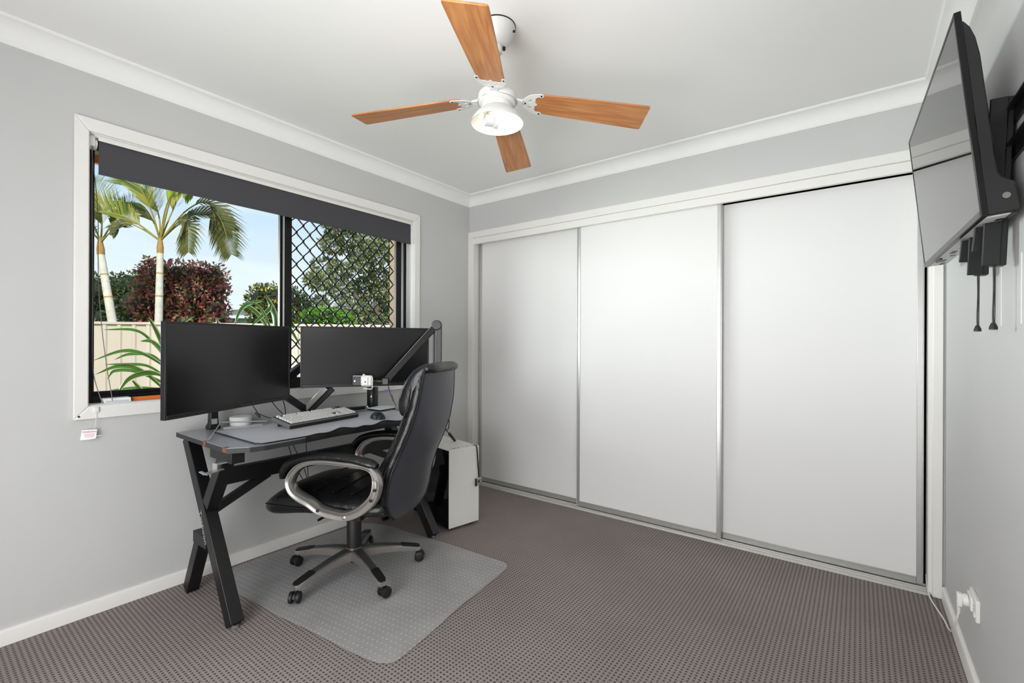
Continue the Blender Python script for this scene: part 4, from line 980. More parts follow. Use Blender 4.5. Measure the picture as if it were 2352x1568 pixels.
# --- back: rear shell, side gusset, front cushion, head pillow
bz = [(.340, -.300, .105), (.352, -.304, .145), (.385, -.308, .190), (.44, -.310, .222), (.52, -.320, .236), (.60, -.345, .236), (.69, -.387, .231), (.78, -.424, .223), (.88, -.450, .203), (.96, -.461, .189), (1.02, -.466, .179), (1.045, -.467, .172)]
def yline(hw, n=17): return [hw * (-1 + 2 * i / (n - 1)) for i in range(n)]
R = []
for z, u, hw in bz:
    blg = .040 * min(1, (z - .30) / .12); rear = [Vector((u - blg * (1 - (y / hw) ** 2) ** .8 if abs(y) < hw else u, y, z)) for y in yline(hw)]
    frt = [Vector((u + .006, y, z)) for y in reversed(yline(hw)[1:-1])]
    R.append(rear + frt)
shell = loc(MB().rings(R), 'back_shell', 'leather_smooth', smooth=60)
R = []
for z, u, hw in bz[2:]:
    hw2 = hw - .003; e_ = .050
    ring = []
    for i in range(24):
        t = 2 * PI * i / 24; c, s = math.cos(t), math.sin(t); ex = 5
        ring.append(Vector((u + .026 + .029 * (abs(c) ** (2 / ex)) * (1 if c >= 0 else -1), hw2 * (abs(s) ** (2 / ex)) * (1 if s >= 0 else -1), z)))
    R.append(ring)
loc(MB().rings(R), 'back_gusset', 'leather', smooth=60)
cz = [(.43, -.258, .198, .035), (.46, -.250, .212, .050), (.52, -.256, .216, .060), (.555, -.270, .216, .044), (.60, -.286, .216, .064), (.65, -.318, .214, .046), (.70, -.340, .212, .062), (.76, -.370, .206, .046), (.80, -.383, .200, .058), (.85, -.396, .190, .055)]
R = []
for z, u, hw, th in cz:
    ring = []
    for i in range(24):
        t = 2 * PI * i / 24; c, s = math.cos(t), math.sin(t); ex = 3
        ring.append(Vector((u + th * .9 * (abs(c) ** (2 / ex)) * (1 if c >= 0 else -.6), hw * (abs(s) ** (2 / ex)) * (1 if s >= 0 else -1), z)))
    R.append(ring)
cu = loc(MB().rings(R), 'back_cushion', 'leather', smooth=70, subsurf=1)
R = []
for z, uc, hw, th in ((.822, -.382, .165, .022), (.838, -.376, .182, .050), (.88, -.380, .188, .068), (.93, -.393, .188, .074), (.98, -.410, .186, .070), (1.02, -.429, .184, .062), (1.050, -.450, .181, .048), (1.068, -.468, .170, .030), (1.075, -.475, .145, .014)):
    ring = []
    for i in range(28):
        t = 2 * PI * i / 28; c, s = math.cos(t), math.sin(t); ex = 3.2
        ring.append(Vector((uc + th * (abs(c) ** (2 / ex)) * (1 if c >= 0 else -1), hw * (abs(s) ** (2 / ex)) * (1 if s >= 0 else -1), z)))
    R.append(ring)
hp = loc(MB().rings(R), 'head_pillow', 'leather', smooth=70, subsurf=1)
for z_ in (.89, .94, .99):
    loc(MB().tube(spline([(-.335 - (z_ - .88) * .22, y, z_ + .004 * math.sin(y * 60)) for y in (-.15, -.08, 0, .08, .15)], 4), .003, 6), 'stitch_crease', 'piping', hp, smooth=60)
# roll of the pillow over the top of the shell, with its seams
R = []
for y in [-.176 + .0176 * i for i in range(21)]:
    k = (1 - (abs(y) / .18) ** 6) ; rr = .026 * max(.25, k)
    R.append([Vector((-.482 + 1.2 * rr * math.cos(t), y, 1.052 + rr * math.sin(t))) for t in [2 * PI * q / 14 for q in range(14)]])
loc(MB().rings(R), 'top_roll', 'leather', hp, smooth=60)
for s in (1, -1):
    loc(MB().tube([(u - .001, s * (hw + .0008), z) for z, u, hw in bz[1:]], .0055, 6), 'side_piping', 'piping', shell, smooth=60)
    loc(MB().tube([(u + .053, s * (hw - .004), z) for z, u, hw in bz[2:]], .0036, 6), 'front_piping', 'piping', shell, smooth=60)
loc(MB().tube([(-.469 - .040 * (1 - (y / .174) ** 2) ** .8, y, 1.036) for y in yline(.173)], .0036, 6), 'top_piping', 'piping', shell, smooth=60)
# --- arms: closed silver loops with padded tops
loop = [(.142, .540), (.132, .497), (.095, .470), (.040, .448), (-.012, .420), (-.070, .408), (-.150, .404), (-.222, .434), (-.283, .490), (-.303, .553), (-.290, .606), (-.245, .628), (-.140, .634), (-.040, .636), (.045, .624), (.105, .594)]
thk = [.021, .0215, .022, .022, .022, .0215, .0215, .022, .022, .021, .016, .011, .010, .010, .0115, .016]
def arm(s):
    yb = .283 if s > 0 else -.264
    cl = spline_closed([(u, yb, z) for u, z in loop], 5); m = len(cl)
    th = []
    for i in range(m):
        a, f_ = divmod(i, 5); th.append(thk[a] + (thk[(a + 1) % len(thk)] - thk[a]) * f_ / 5)
    R = []
    for i in range(m):
        d = (cl[(i + 1) % m] - cl[i - 1]).normalized(); nrm_ = Vector((-d.z, 0, d.x)); y_ = Vector((0, 1, 0)); h = th[i]; wy = .019
        R.append([cl[i] + nrm_ * h * a + y_ * wy * b_ for a, b_ in ((1, .5), (.80, 1), (.52, 1), (.30, .72), (-.30, .72), (-.52, 1), (-.80, 1), (-1, .5), (-1, -.5), (-.80, -1), (-.52, -1), (-.30, -.72), (.30, -.72), (.52, -1), (.80, -1), (1, -.5))])
    ao = loc(MB().rings(R, closed=True), 'armrest', 'silver', smooth=50)
    pts = [(.186, .545), (.176, .577), (.150, .610), (.105, .634), (.040, .651), (-.040, .660), (-.120, .660), (-.200, .653), (-.270, .640), (-.300, .632)]
    cl2 = spline([(u, yb, z) for u, z in pts], 4); rr = [.6 + .4 * min(1, min(i, len(cl2) - 1 - i) / 4) for i in range(len(cl2))]
    loc(MB().tube(cl2, rr, 14, flat=(.029, .0185), ref=(0, 1, 0)), 'arm_pad', 'leather', ao, smooth=60)
    for (u, z, mm, rad) in ((-.012, .418, 'screw', .0065), (-.298, .533, 'screw', .0065), (-.279, .487, 'screw', .0065), (-.150, .400, 'chrome', .0085)):
        loc(MB().lathe([(.001, .0215), (rad * .6, .0212), (rad, .019), (rad, .015), (.001, .015)], (u, yb - (0), z), 12, axis=(0, s, 0)), 'bolt', mm, ao, smooth=40)
    loc(MB().box((-.20, min(s * .15, s * .255), .372), (-.11, max(s * .15, s * .255), .392)), 'arm_strut', 'black_metal', ao)
    return ao
arm(1); arm(-1)

# =================================================================== PC TOWER
pa, pb_ = Vector((.608, 2.066, 0)), Vector((.655, 2.293, 0)); px = (pb_ - pa).normalized(); pd = Vector((-px.y, px.x, 0)); W, Dp, Ht = .232, .44, .505
pc = thing('computer_tower', 'white computer tower with a dark glass side standing beside the desk', 'computer', tuple(pa))
def pp_(a, d_, z): return pa + px * a + pd * d_ + Vector((0, 0, z))
def pbox(mb, a0, a1, d0, d1, z0, z1): return mb.obox(pp_((a0 + a1) / 2, (d0 + d1) / 2, (z0 + z1) / 2), px * (a1 - a0) / 2, pd * (d1 - d0) / 2, Vector((0, 0, (z1 - z0) / 2)))
b = MB(); pbox(b, 0, W, 0, .004, .018, Ht); b.build('front_panel', 'pc_white', pc, bevel=.0015)
b = MB(); pbox(b, 0, W, .004, Dp, Ht - .004, Ht); b.build('top_panel', 'pc_white', pc, bevel=.001)
b = MB(); pbox(b, W - .004, W, .004, Dp, .018, Ht - .004); b.build('side_panel', 'pc_white', pc)
b = MB(); pbox(b, .004, W - .004, Dp - .004, Dp, .018, Ht - .004); pbox(b, .004, W - .004, .004, Dp, .018, .022); pbox(b, .004, .014, .004, Dp, Ht - .030, Ht - .004); pbox(b, .004, .014, .004, .028, .018, Ht - .030); pbox(b, .004, .014, Dp - .02, Dp, .018, Ht - .03); pbox(b, .004, .014, .028, Dp - .02, .018, .045)
b.build('chassis', 'black_plastic', pc)
b = MB(); pbox(b, .0015, .004, .006, Dp - .004, .020, Ht - .008); b.build('glass_side', 'dark_glass', pc)
b = MB(); pbox(b, .02, W - .02, .03, Dp - .03, .022, .12); b.build('power_shroud', 'black_plastic', pc)
b = MB(); pbox(b, W - .03, W - .02, .03, Dp - .03, .13, Ht - .04); b.build('main_board', 'tv_back', pc)
b = MB(); pbox(b, .06, W - .04, .12, .38, .24, .285); b.build('graphics_card', 'bezel', pc)
for zz in (.18, .32, .44):
    q = pp_(.10, .035, zz); b = MB(); b.cyl(q, q + pd * .025, .055, n=20); b.build('case_fan', 'bezel', pc, smooth=40)
for a0, d0 in ((.02, .03), (W - .05, .03), (.02, Dp - .07), (W - .05, Dp - .07)):
    b = MB(); pbox(b, a0, a0 + .03, d0, d0 + .04, 0, .018); b.build('foot', 'rubber', pc)
q = pp_(W * .72, .045, Ht); MB().cyl(q, q + Vector((0, 0, .0012)), .004, n=10).build('power_button', 'screw', pc)
b = MB(); pbox(b, .045, .075, .03, .036, Ht, Ht + .0008); pbox(b, .085, .10, .03, .036, Ht, Ht + .0008); b.build('front_port', 'screw', pc)
# cable hooked over the front edge with a small receiver on its end
us = thing('dangling_adapter', 'small grey adapter on a black cable hanging down the computer front', 'adapter', tuple(pp_(W - .005, -.01, .28)))
c = [pp_(W * .86, .02, Ht + .003), pp_(W * .90, .004, Ht + .004), pp_(W * .915, -.004, Ht - .012), pp_(W * .94, -.005, Ht - .08), pp_(W * .965, -.005, Ht - .15), pp_(W * .985, -.006, Ht - .205)]
MB().tube(spline(c, 8), .0042, 6, flat=(1.2, .45), ref=tuple(px)).build('cable', 'black_plastic', us, smooth=60)
b = MB(); pbox(b, W - .030, W + .012, -.016, -.004, .255, .298); b.build('body', 'chrome', us, bevel=.003)
b = MB(); pbox(b, W - .034, W - .028, -.017, -.003, .248, .296); b.build('end_cap', 'black_plastic', us)
q = pp_(W - .012, -.0165, .277); MB().cyl(q, q - pd * .0012, .007, n=10).build('button', 'screw', us)
# plug lying on the tower with its lead
pl = thing('cable_plug', 'black plug and lead resting on top of the computer tower behind the chair', 'plug', tuple(pp_(.03, .20, Ht)))
b = MB(); b.cyl(pp_(.165, .175, Ht + .010), pp_(.150, .225, Ht + .055), .0085, .0105, n=10); b.build('plug_body', 'black_plastic', pl, smooth=50)
MB().tube(spline([pp_(.150, .225, Ht + .055), pp_(.14, .25, Ht + .08), pp_(.175, .27, Ht + .082), pp_(.185, .285, Ht + .16), pp_(.15, .30, Ht + .21)], 6), .0035, 6).build('lead', 'black_plastic', pl, smooth=60)

# =================================================================== MONITORS
def monitor(name, label, A, B, hgt, curve=0.0):
    """A, B: lower left and lower right corner of the front as the sitter sees it"""
    A, B = Vector(A), Vector(B); ux = (B - A); W = ux.length; ux.normalize(); uz = Vector((0, 0, 1)); n_ = ux.cross(uz)
    cc = Vector((1.3, 1.3, 1.1)); n_ = n_ if (cc - A).dot(n_) > 0 else -n_
    t = thing(name, label, 'monitor', tuple((A + B) / 2), 0)
    P = lambda a, z, c: A + ux * a + uz * z + n_ * c
    def bx(mb, a0, a1, z0, z1, c0, c1): return mb.obox(P((a0 + a1) / 2, (z0 + z1) / 2, (c0 + c1) / 2), ux * (a1 - a0) / 2, uz * (z1 - z0) / 2, n_ * (c1 - c0) / 2)
    b = MB(); bx(b, .008, W - .008, .018, hgt - .008, -.006, -.001); b.build('screen', 'screen', t)
    b = MB(); bx(b, 0, .008, 0, hgt, -.022, .001); bx(b, W - .008, W, 0, hgt, -.022, .001); bx(b, .008, W - .008, hgt - .008, hgt, -.022, .001); bx(b, .008, W - .008, 0, .018, -.022, .002); b.build('bezel', 'bezel', t, bevel=.0015)
    R = [[P(W / 2 + W * sx * s, hgt / 2 + hgt * sz * s, c) for sx, sz in ((-.5, -.5), (.5, -.5), (.5, .5), (-.5, .5))] for s, c in ((.985, -.006), (.97, -.026), (.62, -.048), (.55, -.052))]
    b = MB().rings(R); b.build('back_housing', 'bezel', t, bevel=.002)
    b = MB(); bx(b, W / 2 - .02, W / 2 + .02, .006, .010, .002, .0026); b.build('brand_mark', 'screw', t)
    return t, P, W
m1, P1, W1 = monitor('monitor', 'wider black monitor at the near end of the desk', (.5025, .625, .868), (.2155, 1.264, .872), .385)
m2, P2, W2_ = monitor('monitor', 'black monitor behind the boom arm at the far end of the desk', (.2185, 1.3195, .925), (.5865, 1.9125, .925), .336)
# double gas arm: base clamp, post, links
da = thing('double_monitor_stand', 'black double monitor arm clamped to the desk middle behind the keyboard', 'monitor stand', (.105, 1.40, DZ))
bs = Vector((.105, 1.402, DZ))
MB().box((.068, 1.365, DZ), (.142, 1.440, DZ + .010)).box((.05, 1.38, DZ - .05), (.10, 1.425, DZ - .022)).cyl((.105, 1.402, DZ), (.105, 1.402, DZ + .075), .017, n=18).build('base', 'black_metal', da, bevel=.002, smooth=40)
MB().bar((.108, 1.412, .790), (.150, 1.262, .890), .040, .030).cyl((.108, 1.412, .775), (.108, 1.412, .808), .023, n=16).cyl((.150, 1.255, .872), (.150, 1.255, .912), .020, n=16).build('lower_link', 'black_metal', da, bevel=.003, smooth=40)
MB().bar((.150, 1.255, .905), (.165, 1.02, 1.050), .036, .034).build('upper_link', 'black_metal', da, bevel=.003)
va, vb = P1(W1 / 2, .192, -.052), P1(W1 / 2, .192, -.085)
MB().obox((va + vb) / 2, (vb - va) / 2, Vector((.02, -.045, 0)), Vector((0, 0, .05))).bar((.165, 1.02, 1.050), vb, .03, .034).build('mount_plate', 'black_metal', da, bevel=.002)
lk = MB().bar((.112, 1.412, .790), (.222, 1.478, .918), .036, .030); lk.build('lower_link', 'silver', da, bevel=.003)  # silver colour painted in for the reflection on this black link
MB().bar((.120, 1.430, .782), (.236, 1.500, .912), .018, .034).build('link_side', 'black_metal', da, bevel=.002)
MB().bar((.17, 1.19, .925), (.12, 1.56, 1.165), .036, .040).build('upper_link', 'black_metal', da, bevel=.003)
va, vb = P2(W2_ / 2, .168, -.052), P2(W2_ / 2, .168, -.085)
MB().obox((va + vb) / 2, (vb - va) / 2, Vector((.03, .045, 0)), Vector((0, 0, .05))).bar((.12, 1.56, 1.150), vb, .03, .034).bar((.225, 1.48, .915), (.13, 1.54, 1.14), .03, .03).build('mount_plate', 'black_metal', da, bevel=.002)
# single post behind the wider monitor
sp = thing('monitor_post', 'black tapered monitor post on the near back corner of the desk', 'monitor post', (.085, .946, DZ))
b = MB().rings([[Vector((.087 + x * w_, .946 + y * w_, z)) for x, y in ((-1, -1), (1, -1), (1, 1), (-1, 1))] for z, w_ in ((DZ, .026), (DZ + .012, .026), (DZ + .030, .019), (DZ + .10, .017), (DZ + .34, .016))])
b.build('post', 'black_metal', sp, bevel=.004)
MB().bar((.087, .946, DZ + .31), tuple(P1(W1 / 2, .192, -.09)), .03, .03).build('post_arm', 'black_metal', sp, bevel=.003)
MB().box((.112, .930, DZ + .026), (.1135, .955, DZ + .052)).build('maker_plate', 'alu', sp)
# two leads hanging below the wider monitor
for k, pts in enumerate(([(.20, 1.17, .876), (.18, 1.21, .83), (.15, 1.27, .775), (.13, 1.29, DZ + .003)], [(.20, 1.235, .872), (.19, 1.25, .83), (.17, 1.265, .785), (.15, 1.275, DZ + .003)])):
    tag(MB().tube(spline(pts, 6), .0024, 6).build('monitor_lead', 'black_plastic', smooth=60), ('slanted black lead hanging below the wider monitor', 'upright black lead hanging below the wider monitor near its corner')[k], 'cable', 'leads below the monitor')

# =================================================================== BOOM ARM WITH CAMERA
bm_ = thing('boom_arm', 'black folding boom arm rising behind the chair in front of the monitor', 'boom arm', (.60, 1.955, DZ))
ex, ey = .622, 1.933; el = Vector((ex, ey, 1.275)); hd = Vector((.546, 1.632, .9595))
MB().box((ex - .03, ey - .02, DZ), (ex + .02, 2.012, DZ + .012)).box((ex - .03, 2.002, DZ - .05), (ex + .02, 2.012, DZ)).box((ex - .03, 1.96, DZ - .05), (ex + .02, 2.002, DZ - .042)).cyl((ex, ey, DZ), (ex, ey, DZ + .06), .016, n=16).build('clamp', 'black_metal', bm_, bevel=.002, smooth=40)
pv = R_ * .022
MB().bar((ex + pv.x, ey + pv.y, DZ + .05), (ex + pv.x, ey + pv.y, 1.285), .030, .024, up=tuple(FWD)).bar((ex + pv.x * -.35, ey + pv.y * -.35, DZ + .05), (ex - pv.x * .35, ey - pv.y * .35, 1.255), .012, .020, up=tuple(FWD)).build('lower_arm', 'bezel', bm_, bevel=.003)
ux = (hd - el).normalized(); sd = FWD
q = MB().bar(el + Vector((0, 0, -.004)), hd, .034, .024, up=tuple(FWD)); q.build('upper_arm', 'bezel', bm_, bevel=.003)
uo = ux.cross(FWD).normalized(); uo = uo if uo.z > 0 else -uo
MB().bar(el + uo * .0175, hd + uo * .0175, .0016, .006, up=tuple(FWD)).build('edge_strip', 'alu', bm_)
b = MB().lathe([(.001, -.020), (.026, -.020), (.030, -.014), (.030, .014), (.026, .020), (.001, .020)], el + R_ * .008 + Vector((0, 0, .004)), 20, axis=FWD); b.build('elbow_joint', 'bezel', bm_, smooth=40)
MB().obox(hd, R_ * .020, FWD * .016, Vector((0, 0, .021))).build('wrist_joint', 'black_plastic', bm_, bevel=.006)
h2 = hd - R_ * .058 + Vector((0, 0, .001))
MB().cyl(hd - R_ * .018, hd - R_ * .046, .0095, .011, n=12).ell(hd - R_ * .052, .011, .011, .011, 12, 8).cyl(hd - R_ * .060, hd - R_ * .074, .009, .0125, n=12).build('ball_head', 'black_plastic', bm_, smooth=50)
cmx = thing('clip_camera', 'small white camera with a black holder on the boom arm end', 'camera', tuple(h2 - R_ * .04))
cc = hd - R_ * .106 + Vector((0, 0, .002))
MB().obox(cc, R_ * .031, FWD * .016, Vector((0, 0, .028))).build('body', 'white_plastic', cmx, bevel=.009, seg=3)
MB().obox(cc + Vector((0, 0, .033)) - R_ * .016, R_ * .006, FWD * .006, Vector((0, 0, .005))).build('button', 'white_plastic', cmx, bevel=.0015)
MB().obox(cc - FWD * .0165 + R_ * .012, R_ * .0012, FWD * .0008, Vector((0, 0, .020))).build('seam', 'chain', cmx)
MB().obox(cc - FWD * .0165 - R_ * .003 - Vector((0, 0, .004)), R_ * .0032, FWD * .0006, Vector((0, 0, .004))).build('mark', 'screw', cmx)
MB().tube([cc + R_ * a + Vector((0, 0, z)) - FWD * .012 for a, z in ((-.02, .030), (.030, .028), (.035, .02), (.035, -.038), (.030, -.044), (-.015, -.042))], .003, 8).build('wire_clip', 'white_plastic', cmx, smooth=60)
MB().obox(cc - R_ * .052, R_ * .024, FWD * .013, Vector((0, 0, .026))).build('holder', 'black_plastic', cmx, bevel=.003)
q = cc - R_ * .062 - FWD * .0135; MB().cyl(q, q - FWD * .001, .004, n=10).build('screw', 'chrome', cmx)
MB().obox(cc - R_ * .048 + Vector((0, 0, .0275)), R_ * .026, FWD * .012, Vector((0, 0, .0015))).build('top_plate', 'tv_port', cmx)
ld_ = thing('camera_lead', 'black lead with a purple plug hanging from the boom arm', 'cable', tuple(hd - Vector((0, 0, .05))))
MB().tube(spline([hd + Vector((0, 0, -.020)) + R_ * .012, hd + Vector((0, 0, -.05)) + R_ * .02, hd + Vector((0, 0, -.095)) + R_ * .035, hd + Vector((0, 0, -.14)) + R_ * .06], 6), .0022, 6).build('lead', 'black_plastic', ld_, smooth=60)
q = hd + Vector((0, 0, -.075)) + R_ * .029; MB().bar(q, q + R_ * .014 + Vector((0, 0, -.035)), .010, .008).build('ferrite', 'black_plastic', ld_, bevel=.002)
q = hd + Vector((0, 0, -.044)) + R_ * .006; MB().bar(q + R_ * .012, q - R_ * .012 - Vector((0, 0, .006)), .008, .007).build('purple_plug', 'purple', ld_, bevel=.001)
MB().bar(q - R_ * .012 - Vector((0, 0, .006)), q - R_ * .022 - Vector((0, 0, .009)), .006, .005).build('plug_tip', 'black_plastic', ld_)

# =================================================================== SMALL THINGS ON THE DESK
t = thing('speaker', 'black upright cylinder speaker at the back of the desk under the monitor', 'speaker', (.125, 1.855, DZ))
MB().lathe([(.001, DZ), (.033, DZ), (.0345, DZ + .004), (.0345, DZ + .138), (.032, DZ + .142), (.001, DZ + .142)], (.125, 1.855, 0), 28).build('body', 'black_plastic', t, smooth=40)
q = Vector((.125, 1.855, DZ + .085)) - (FWD * .98 - R_ * .05).normalized() * .0346; MB().cyl(q, q - FWD * .001, .0042, n=12).build('button', 'chrome', t)
t = thing('braided_lead', 'black braided coil of lead lying at the back of the desk', 'cable', (.09, 1.73, DZ))
ctr = spline([(.072, 1.640, DZ + .026), (.080, 1.668, DZ + .016), (.092, 1.715, DZ + .014), (.106, 1.760, DZ + .014), (.122, 1.800, DZ + .016)], 14)
for k in range(3):
    pts = []
    for i, p in enumerate(ctr):
        a = i * .55 + k * 2 * PI / 3; d_ = (ctr[min(i + 1, len(ctr) - 1)] - ctr[max(i - 1, 0)]).normalized(); s_ = d_.cross(Z_).normalized()
        pts.append(p + s_ * .0085 * math.cos(a) + Vector((0, 0, .006 * math.sin(a))))
    MB().tube(pts, .0056, 7).build('strand', 'rubber', t, smooth=60)
for k in range(5): 
    a = k * 1.2; MB().cyl(ctr[1], ctr[0] + Vector((.012 * math.sin(a * 1.7), -.012 + .008 * math.cos(a), .010 * math.sin(a) + .004)), .0022, .0016, n=6).build('frayed_end', 'rubber', t)
MB().tube(spline([(.120, 1.795, DZ + .022), (.128, 1.812, DZ + .024), (.135, 1.815, DZ + .012)], 5), .003, 6).build('buckle', 'chrome', t, smooth=60)
t = thing('wallet', 'dark folded wallet lying under the white notepad on the desk', 'wallet', (.20, 1.86, DZ))
MB().obox((.232, 1.853, DZ + .0095), Vector((.050, .012, 0)), Vector((-.014, .062, 0)), Vector((0, 0, .0045))).build('cover', 'leather', t, bevel=.003)
t = thing('notepad', 'white folded notepad lying on the dark wallet beside the mouse', 'notepad', (.20, 1.86, DZ + .012))
nb = MB().obox((.226, 1.846, DZ + .0175), Vector((.056, .006, 0)), Vector((-.006, .060, 0)), Vector((0, 0, .0032))); nb.build('pages', 'paper', t, bevel=.0015)
MB().obox((.226, 1.846, DZ + .0215), Vector((.056, .006, .001)), Vector((-.006, .061, .0015)), Vector((0, 0, .0007))).build('cover', 'paper', t)
t = thing('round_tub', 'low round white lidded tub on the desk below the wider monitor', 'tub', (.075, 1.078, DZ))
MB().lathe([(.001, DZ), (.046, DZ), (.049, DZ + .004), (.050, DZ + .030), (.001, DZ + .030)], (.078, 1.078, 0), 32).build('body', 'paper', t, smooth=40)
MB().lathe([(.001, DZ + .030), (.0515, DZ + .030), (.0515, DZ + .040), (.048, DZ + .0445), (.001, DZ + .0455)], (.078, 1.078, 0), 32).build('lid', 'paper', t, smooth=40)
t = thing('paper_sheet', 'white paper sheet lying on the desk behind the bent metal bar', 'paper', (.12, 1.08, DZ))
MB().obox((.150, 1.06, DZ + .0014), Vector((.030, -.010, 0)), Vector((.020, .085, 0)), Vector((0, 0, .0006))).build('sheet', 'paper', t)
t = thing('bent_bar', 'bent flat metal bar propped from the desk end to the keyboard', 'bar', (.33, .95, DZ))
strip(MB(), [(.392, .812, DZ + .001), (.376, .828, DZ + .010), (.282, .906, DZ + .056), (.280, .96, DZ + .051), (.272, 1.118, DZ + .034)], .015, .0035, (.62, .78, 0) if False else (.55, .0, .2)).build('bar_strip', 'alu', t)

# =================================================================== OUTSIDE
GZ = -.30
struct(MB().box((-60, -40, GZ - .2), (-.25, 70, GZ)).build('ground_outside', 'lawn'), 'green lawn outside the window')
# eave over the window: soffit and fascia
struct(MB().box((-.70, YF - .1, 2.235), (-.15, YB + .75, 2.262)).build('trim_9', 'soffit'), 'cream soffit of the eave outside the window')
struct(MB().box((-.735, YF - .1, 2.150), (-.70, YB + .75, 2.33)).build('trim_10', 'fascia', bevel=.004), 'red brown fascia board of the eave outside')
struct(MB().add([(-.80, YF - .1, 2.30), (-.80, YB + .75, 2.30), (XR + .2, YB + .75, 3.4), (XR + .2, YF - .1, 3.4), (-.80, YF - .1, 2.33), (-.80, YB + .75, 2.33), (XR + .2, YB + .75, 3.43), (XR + .2, YF - .1, 3.43)],
       [(0, 3, 2, 1), (4, 5, 6, 7), (0, 1, 5, 4), (1, 2, 6, 5), (2, 3, 7, 6), (3, 0, 4, 7)]).build('roof_over_room', 'roof'))

# --- fence of steel pans
fA, fB = Vector((-7.6, 1.40, 0)), Vector((-3.45, 6.20, 0)); fd = (fB - fA).normalized(); fnn = Vector((fd.y, -fd.x, 0)); FT = 1.50
fe = thing('fence', 'cream ribbed steel fence with a flat cap rail across the yard', 'fence', (fA.x, fA.y, GZ))
pitch = .205; NP = int((fB - fA).length / pitch)
def pan():
    """one pan: flat trough with a raised rib at each side; shares its mesh along the fence"""
    prof = [(0, 0), (.022, 0), (.036, -.024), (.169, -.024), (.183, 0), (.205, 0)]
    b = MB(); R = []
    for z in (GZ + .03, FT - .035):
        R.append([fA + fd * x + fnn * y + Vector((0, 0, z)) for x, y in prof] + [fA + fd * x + fnn * (y - .003) + Vector((0, 0, z)) for x, y in reversed(prof)])
    return b.rings(R)
p0 = pan().build('panel', 'fence', fe)
for k in range(1, NP):
    c = copy_mesh(p0, fe); c.location = fd * pitch * k
b = MB().bar(fA + Vector((0, 0, FT - .020)) - fnn * .012, fB + Vector((0, 0, FT - .020)) - fnn * .012, .052, .040); b.build('cap_rail', 'fence', fe, bevel=.003)
b = MB().bar(fA + Vector((0, 0, GZ + .03)) - fnn * .012, fB + Vector((0, 0, GZ + .03)) - fnn * .012, .052, .05); b.build('bottom_rail', 'fence', fe)
for k in range(0, NP + 1, 12):
    q = fA + fd * pitch * k; MB().box((q.x - .03, q.y - .03, GZ), (q.x + .03, q.y + .03, FT + .01)).build('post', 'fence', fe)

# --- leaf clouds
def leaf_cloud(name, pts, nrm, size, m, parent, seed, aspect=.45, jitter=.9):
    """one folded diamond leaf per point; pts (n,3), nrm (n,3) outward directions"""
    rg = np.random.default_rng(seed); n = len(pts)
    d = rg.normal(size=(n, 3)) * jitter + nrm * .7; d /= np.linalg.norm(d, axis=1, keepdims=True)
    s = np.cross(d, rg.normal(size=(n, 3))); s /= np.linalg.norm(s, axis=1, keepdims=True)
    u = np.cross(s, d); L_ = (size * rg.uniform(.6, 1.3, n))[:, None]
    P0 = pts; P1 = pts + d * L_ * .5 + s * L_ * aspect * .5 + u * L_ * .06; P2 = pts + d * L_; P3 = pts + d * L_ * .5 - s * L_ * aspect * .5 + u * L_ * .06
    V = np.stack([P0, P1, P2, P3], 1).reshape(-1, 3)
    inv = INV[parent.name]; V = V + np.array(inv.translation)
    me = bpy.data.meshes.new(name); me.vertices.add(4 * n); me.vertices.foreach_set('co', V.ravel().astype('f4'))
    me.loops.add(6 * n); base = (np.arange(n) * 4)[:, None]
    me.loops.foreach_set('vertex_index', (base + np.array([0, 1, 2, 0, 2, 3])).ravel().astype('i4'))
    me.polygons.add(2 * n); me.polygons.foreach_set('loop_start', (np.arange(2 * n) * 3).astype('i4'))
    me.update(calc_edges=True); me.validate(); me.materials.append(M[m])
    o = bpy.data.objects.new(name, me); COL.objects.link(o); o.parent = parent; o['kind'] = 'stuff'; INV[o.name] = INV[parent.name]
    return o

def blob_points(blobs, n, seed, shell=.30):
    rg = np.random.default_rng(seed); A = np.array([b[3] * b[4] for b in blobs]); A = A / A.sum(); P, Nn = [], []
    for (x, y, z, rx, rz), f in zip(blobs, A):
        k = max(8, int(n * f)); d = rg.normal(size=(k, 3)); d /= np.linalg.norm(d, axis=1, keepdims=True)
        r = 1 - shell * rg.random((k, 1)) ** 1.5
        P.append(np.array([x, y, z]) + d * r * np.array([rx, rx, rz])); Nn.append(d)
    return np.vstack(P), np.vstack(Nn)

VR = np.array(R_); VF = np.array(FWD)       # yard axes: across the view and away from the house
def yard(r, dist, z): 
    p = np.array([2.64, 0.0]) + VR[:2] * r + VF[:2] * dist
    return (float(p[0]), float(p[1]), float(z))

def bush(name, label, blobs, n, size, m, core, seed, cat='bush', group=None, trunk=None, corescale=.70, aspect=.45, rise=0):
    """blobs in yard coordinates (across, away, height, radius across, radius up)"""
    W_ = [yard(b[0], b[1], b[2]) + (b[3], b[4]) for b in blobs]
    cx_ = sum(b[0] for b in W_) / len(W_); cy_ = sum(b[1] for b in W_) / len(W_)
    t = thing(name, label, cat, (cx_, cy_, GZ), 0, group)
    P, Nn = blob_points(W_, n, seed); leaf_cloud('foliage', P, Nn, size, m, t, seed, aspect)
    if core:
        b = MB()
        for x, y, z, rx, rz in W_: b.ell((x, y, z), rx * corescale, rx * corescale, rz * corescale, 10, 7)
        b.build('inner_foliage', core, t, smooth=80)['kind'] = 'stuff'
    st = MB()
    if trunk:
        for q in trunk: st.tube(spline([yard(*p) for p in q[0]], 5), [q[1] * (1 - .6 * i / (5 * (len(q[0]) - 1))) for i in range(5 * (len(q[0]) - 1) + 1)], 8)
    else:
        st.cyl((cx_, cy_, GZ), (cx_, cy_, W_[0][2]), .06, .04, n=8)
    st.build('trunk', 'bark', t, smooth=60)
    return t

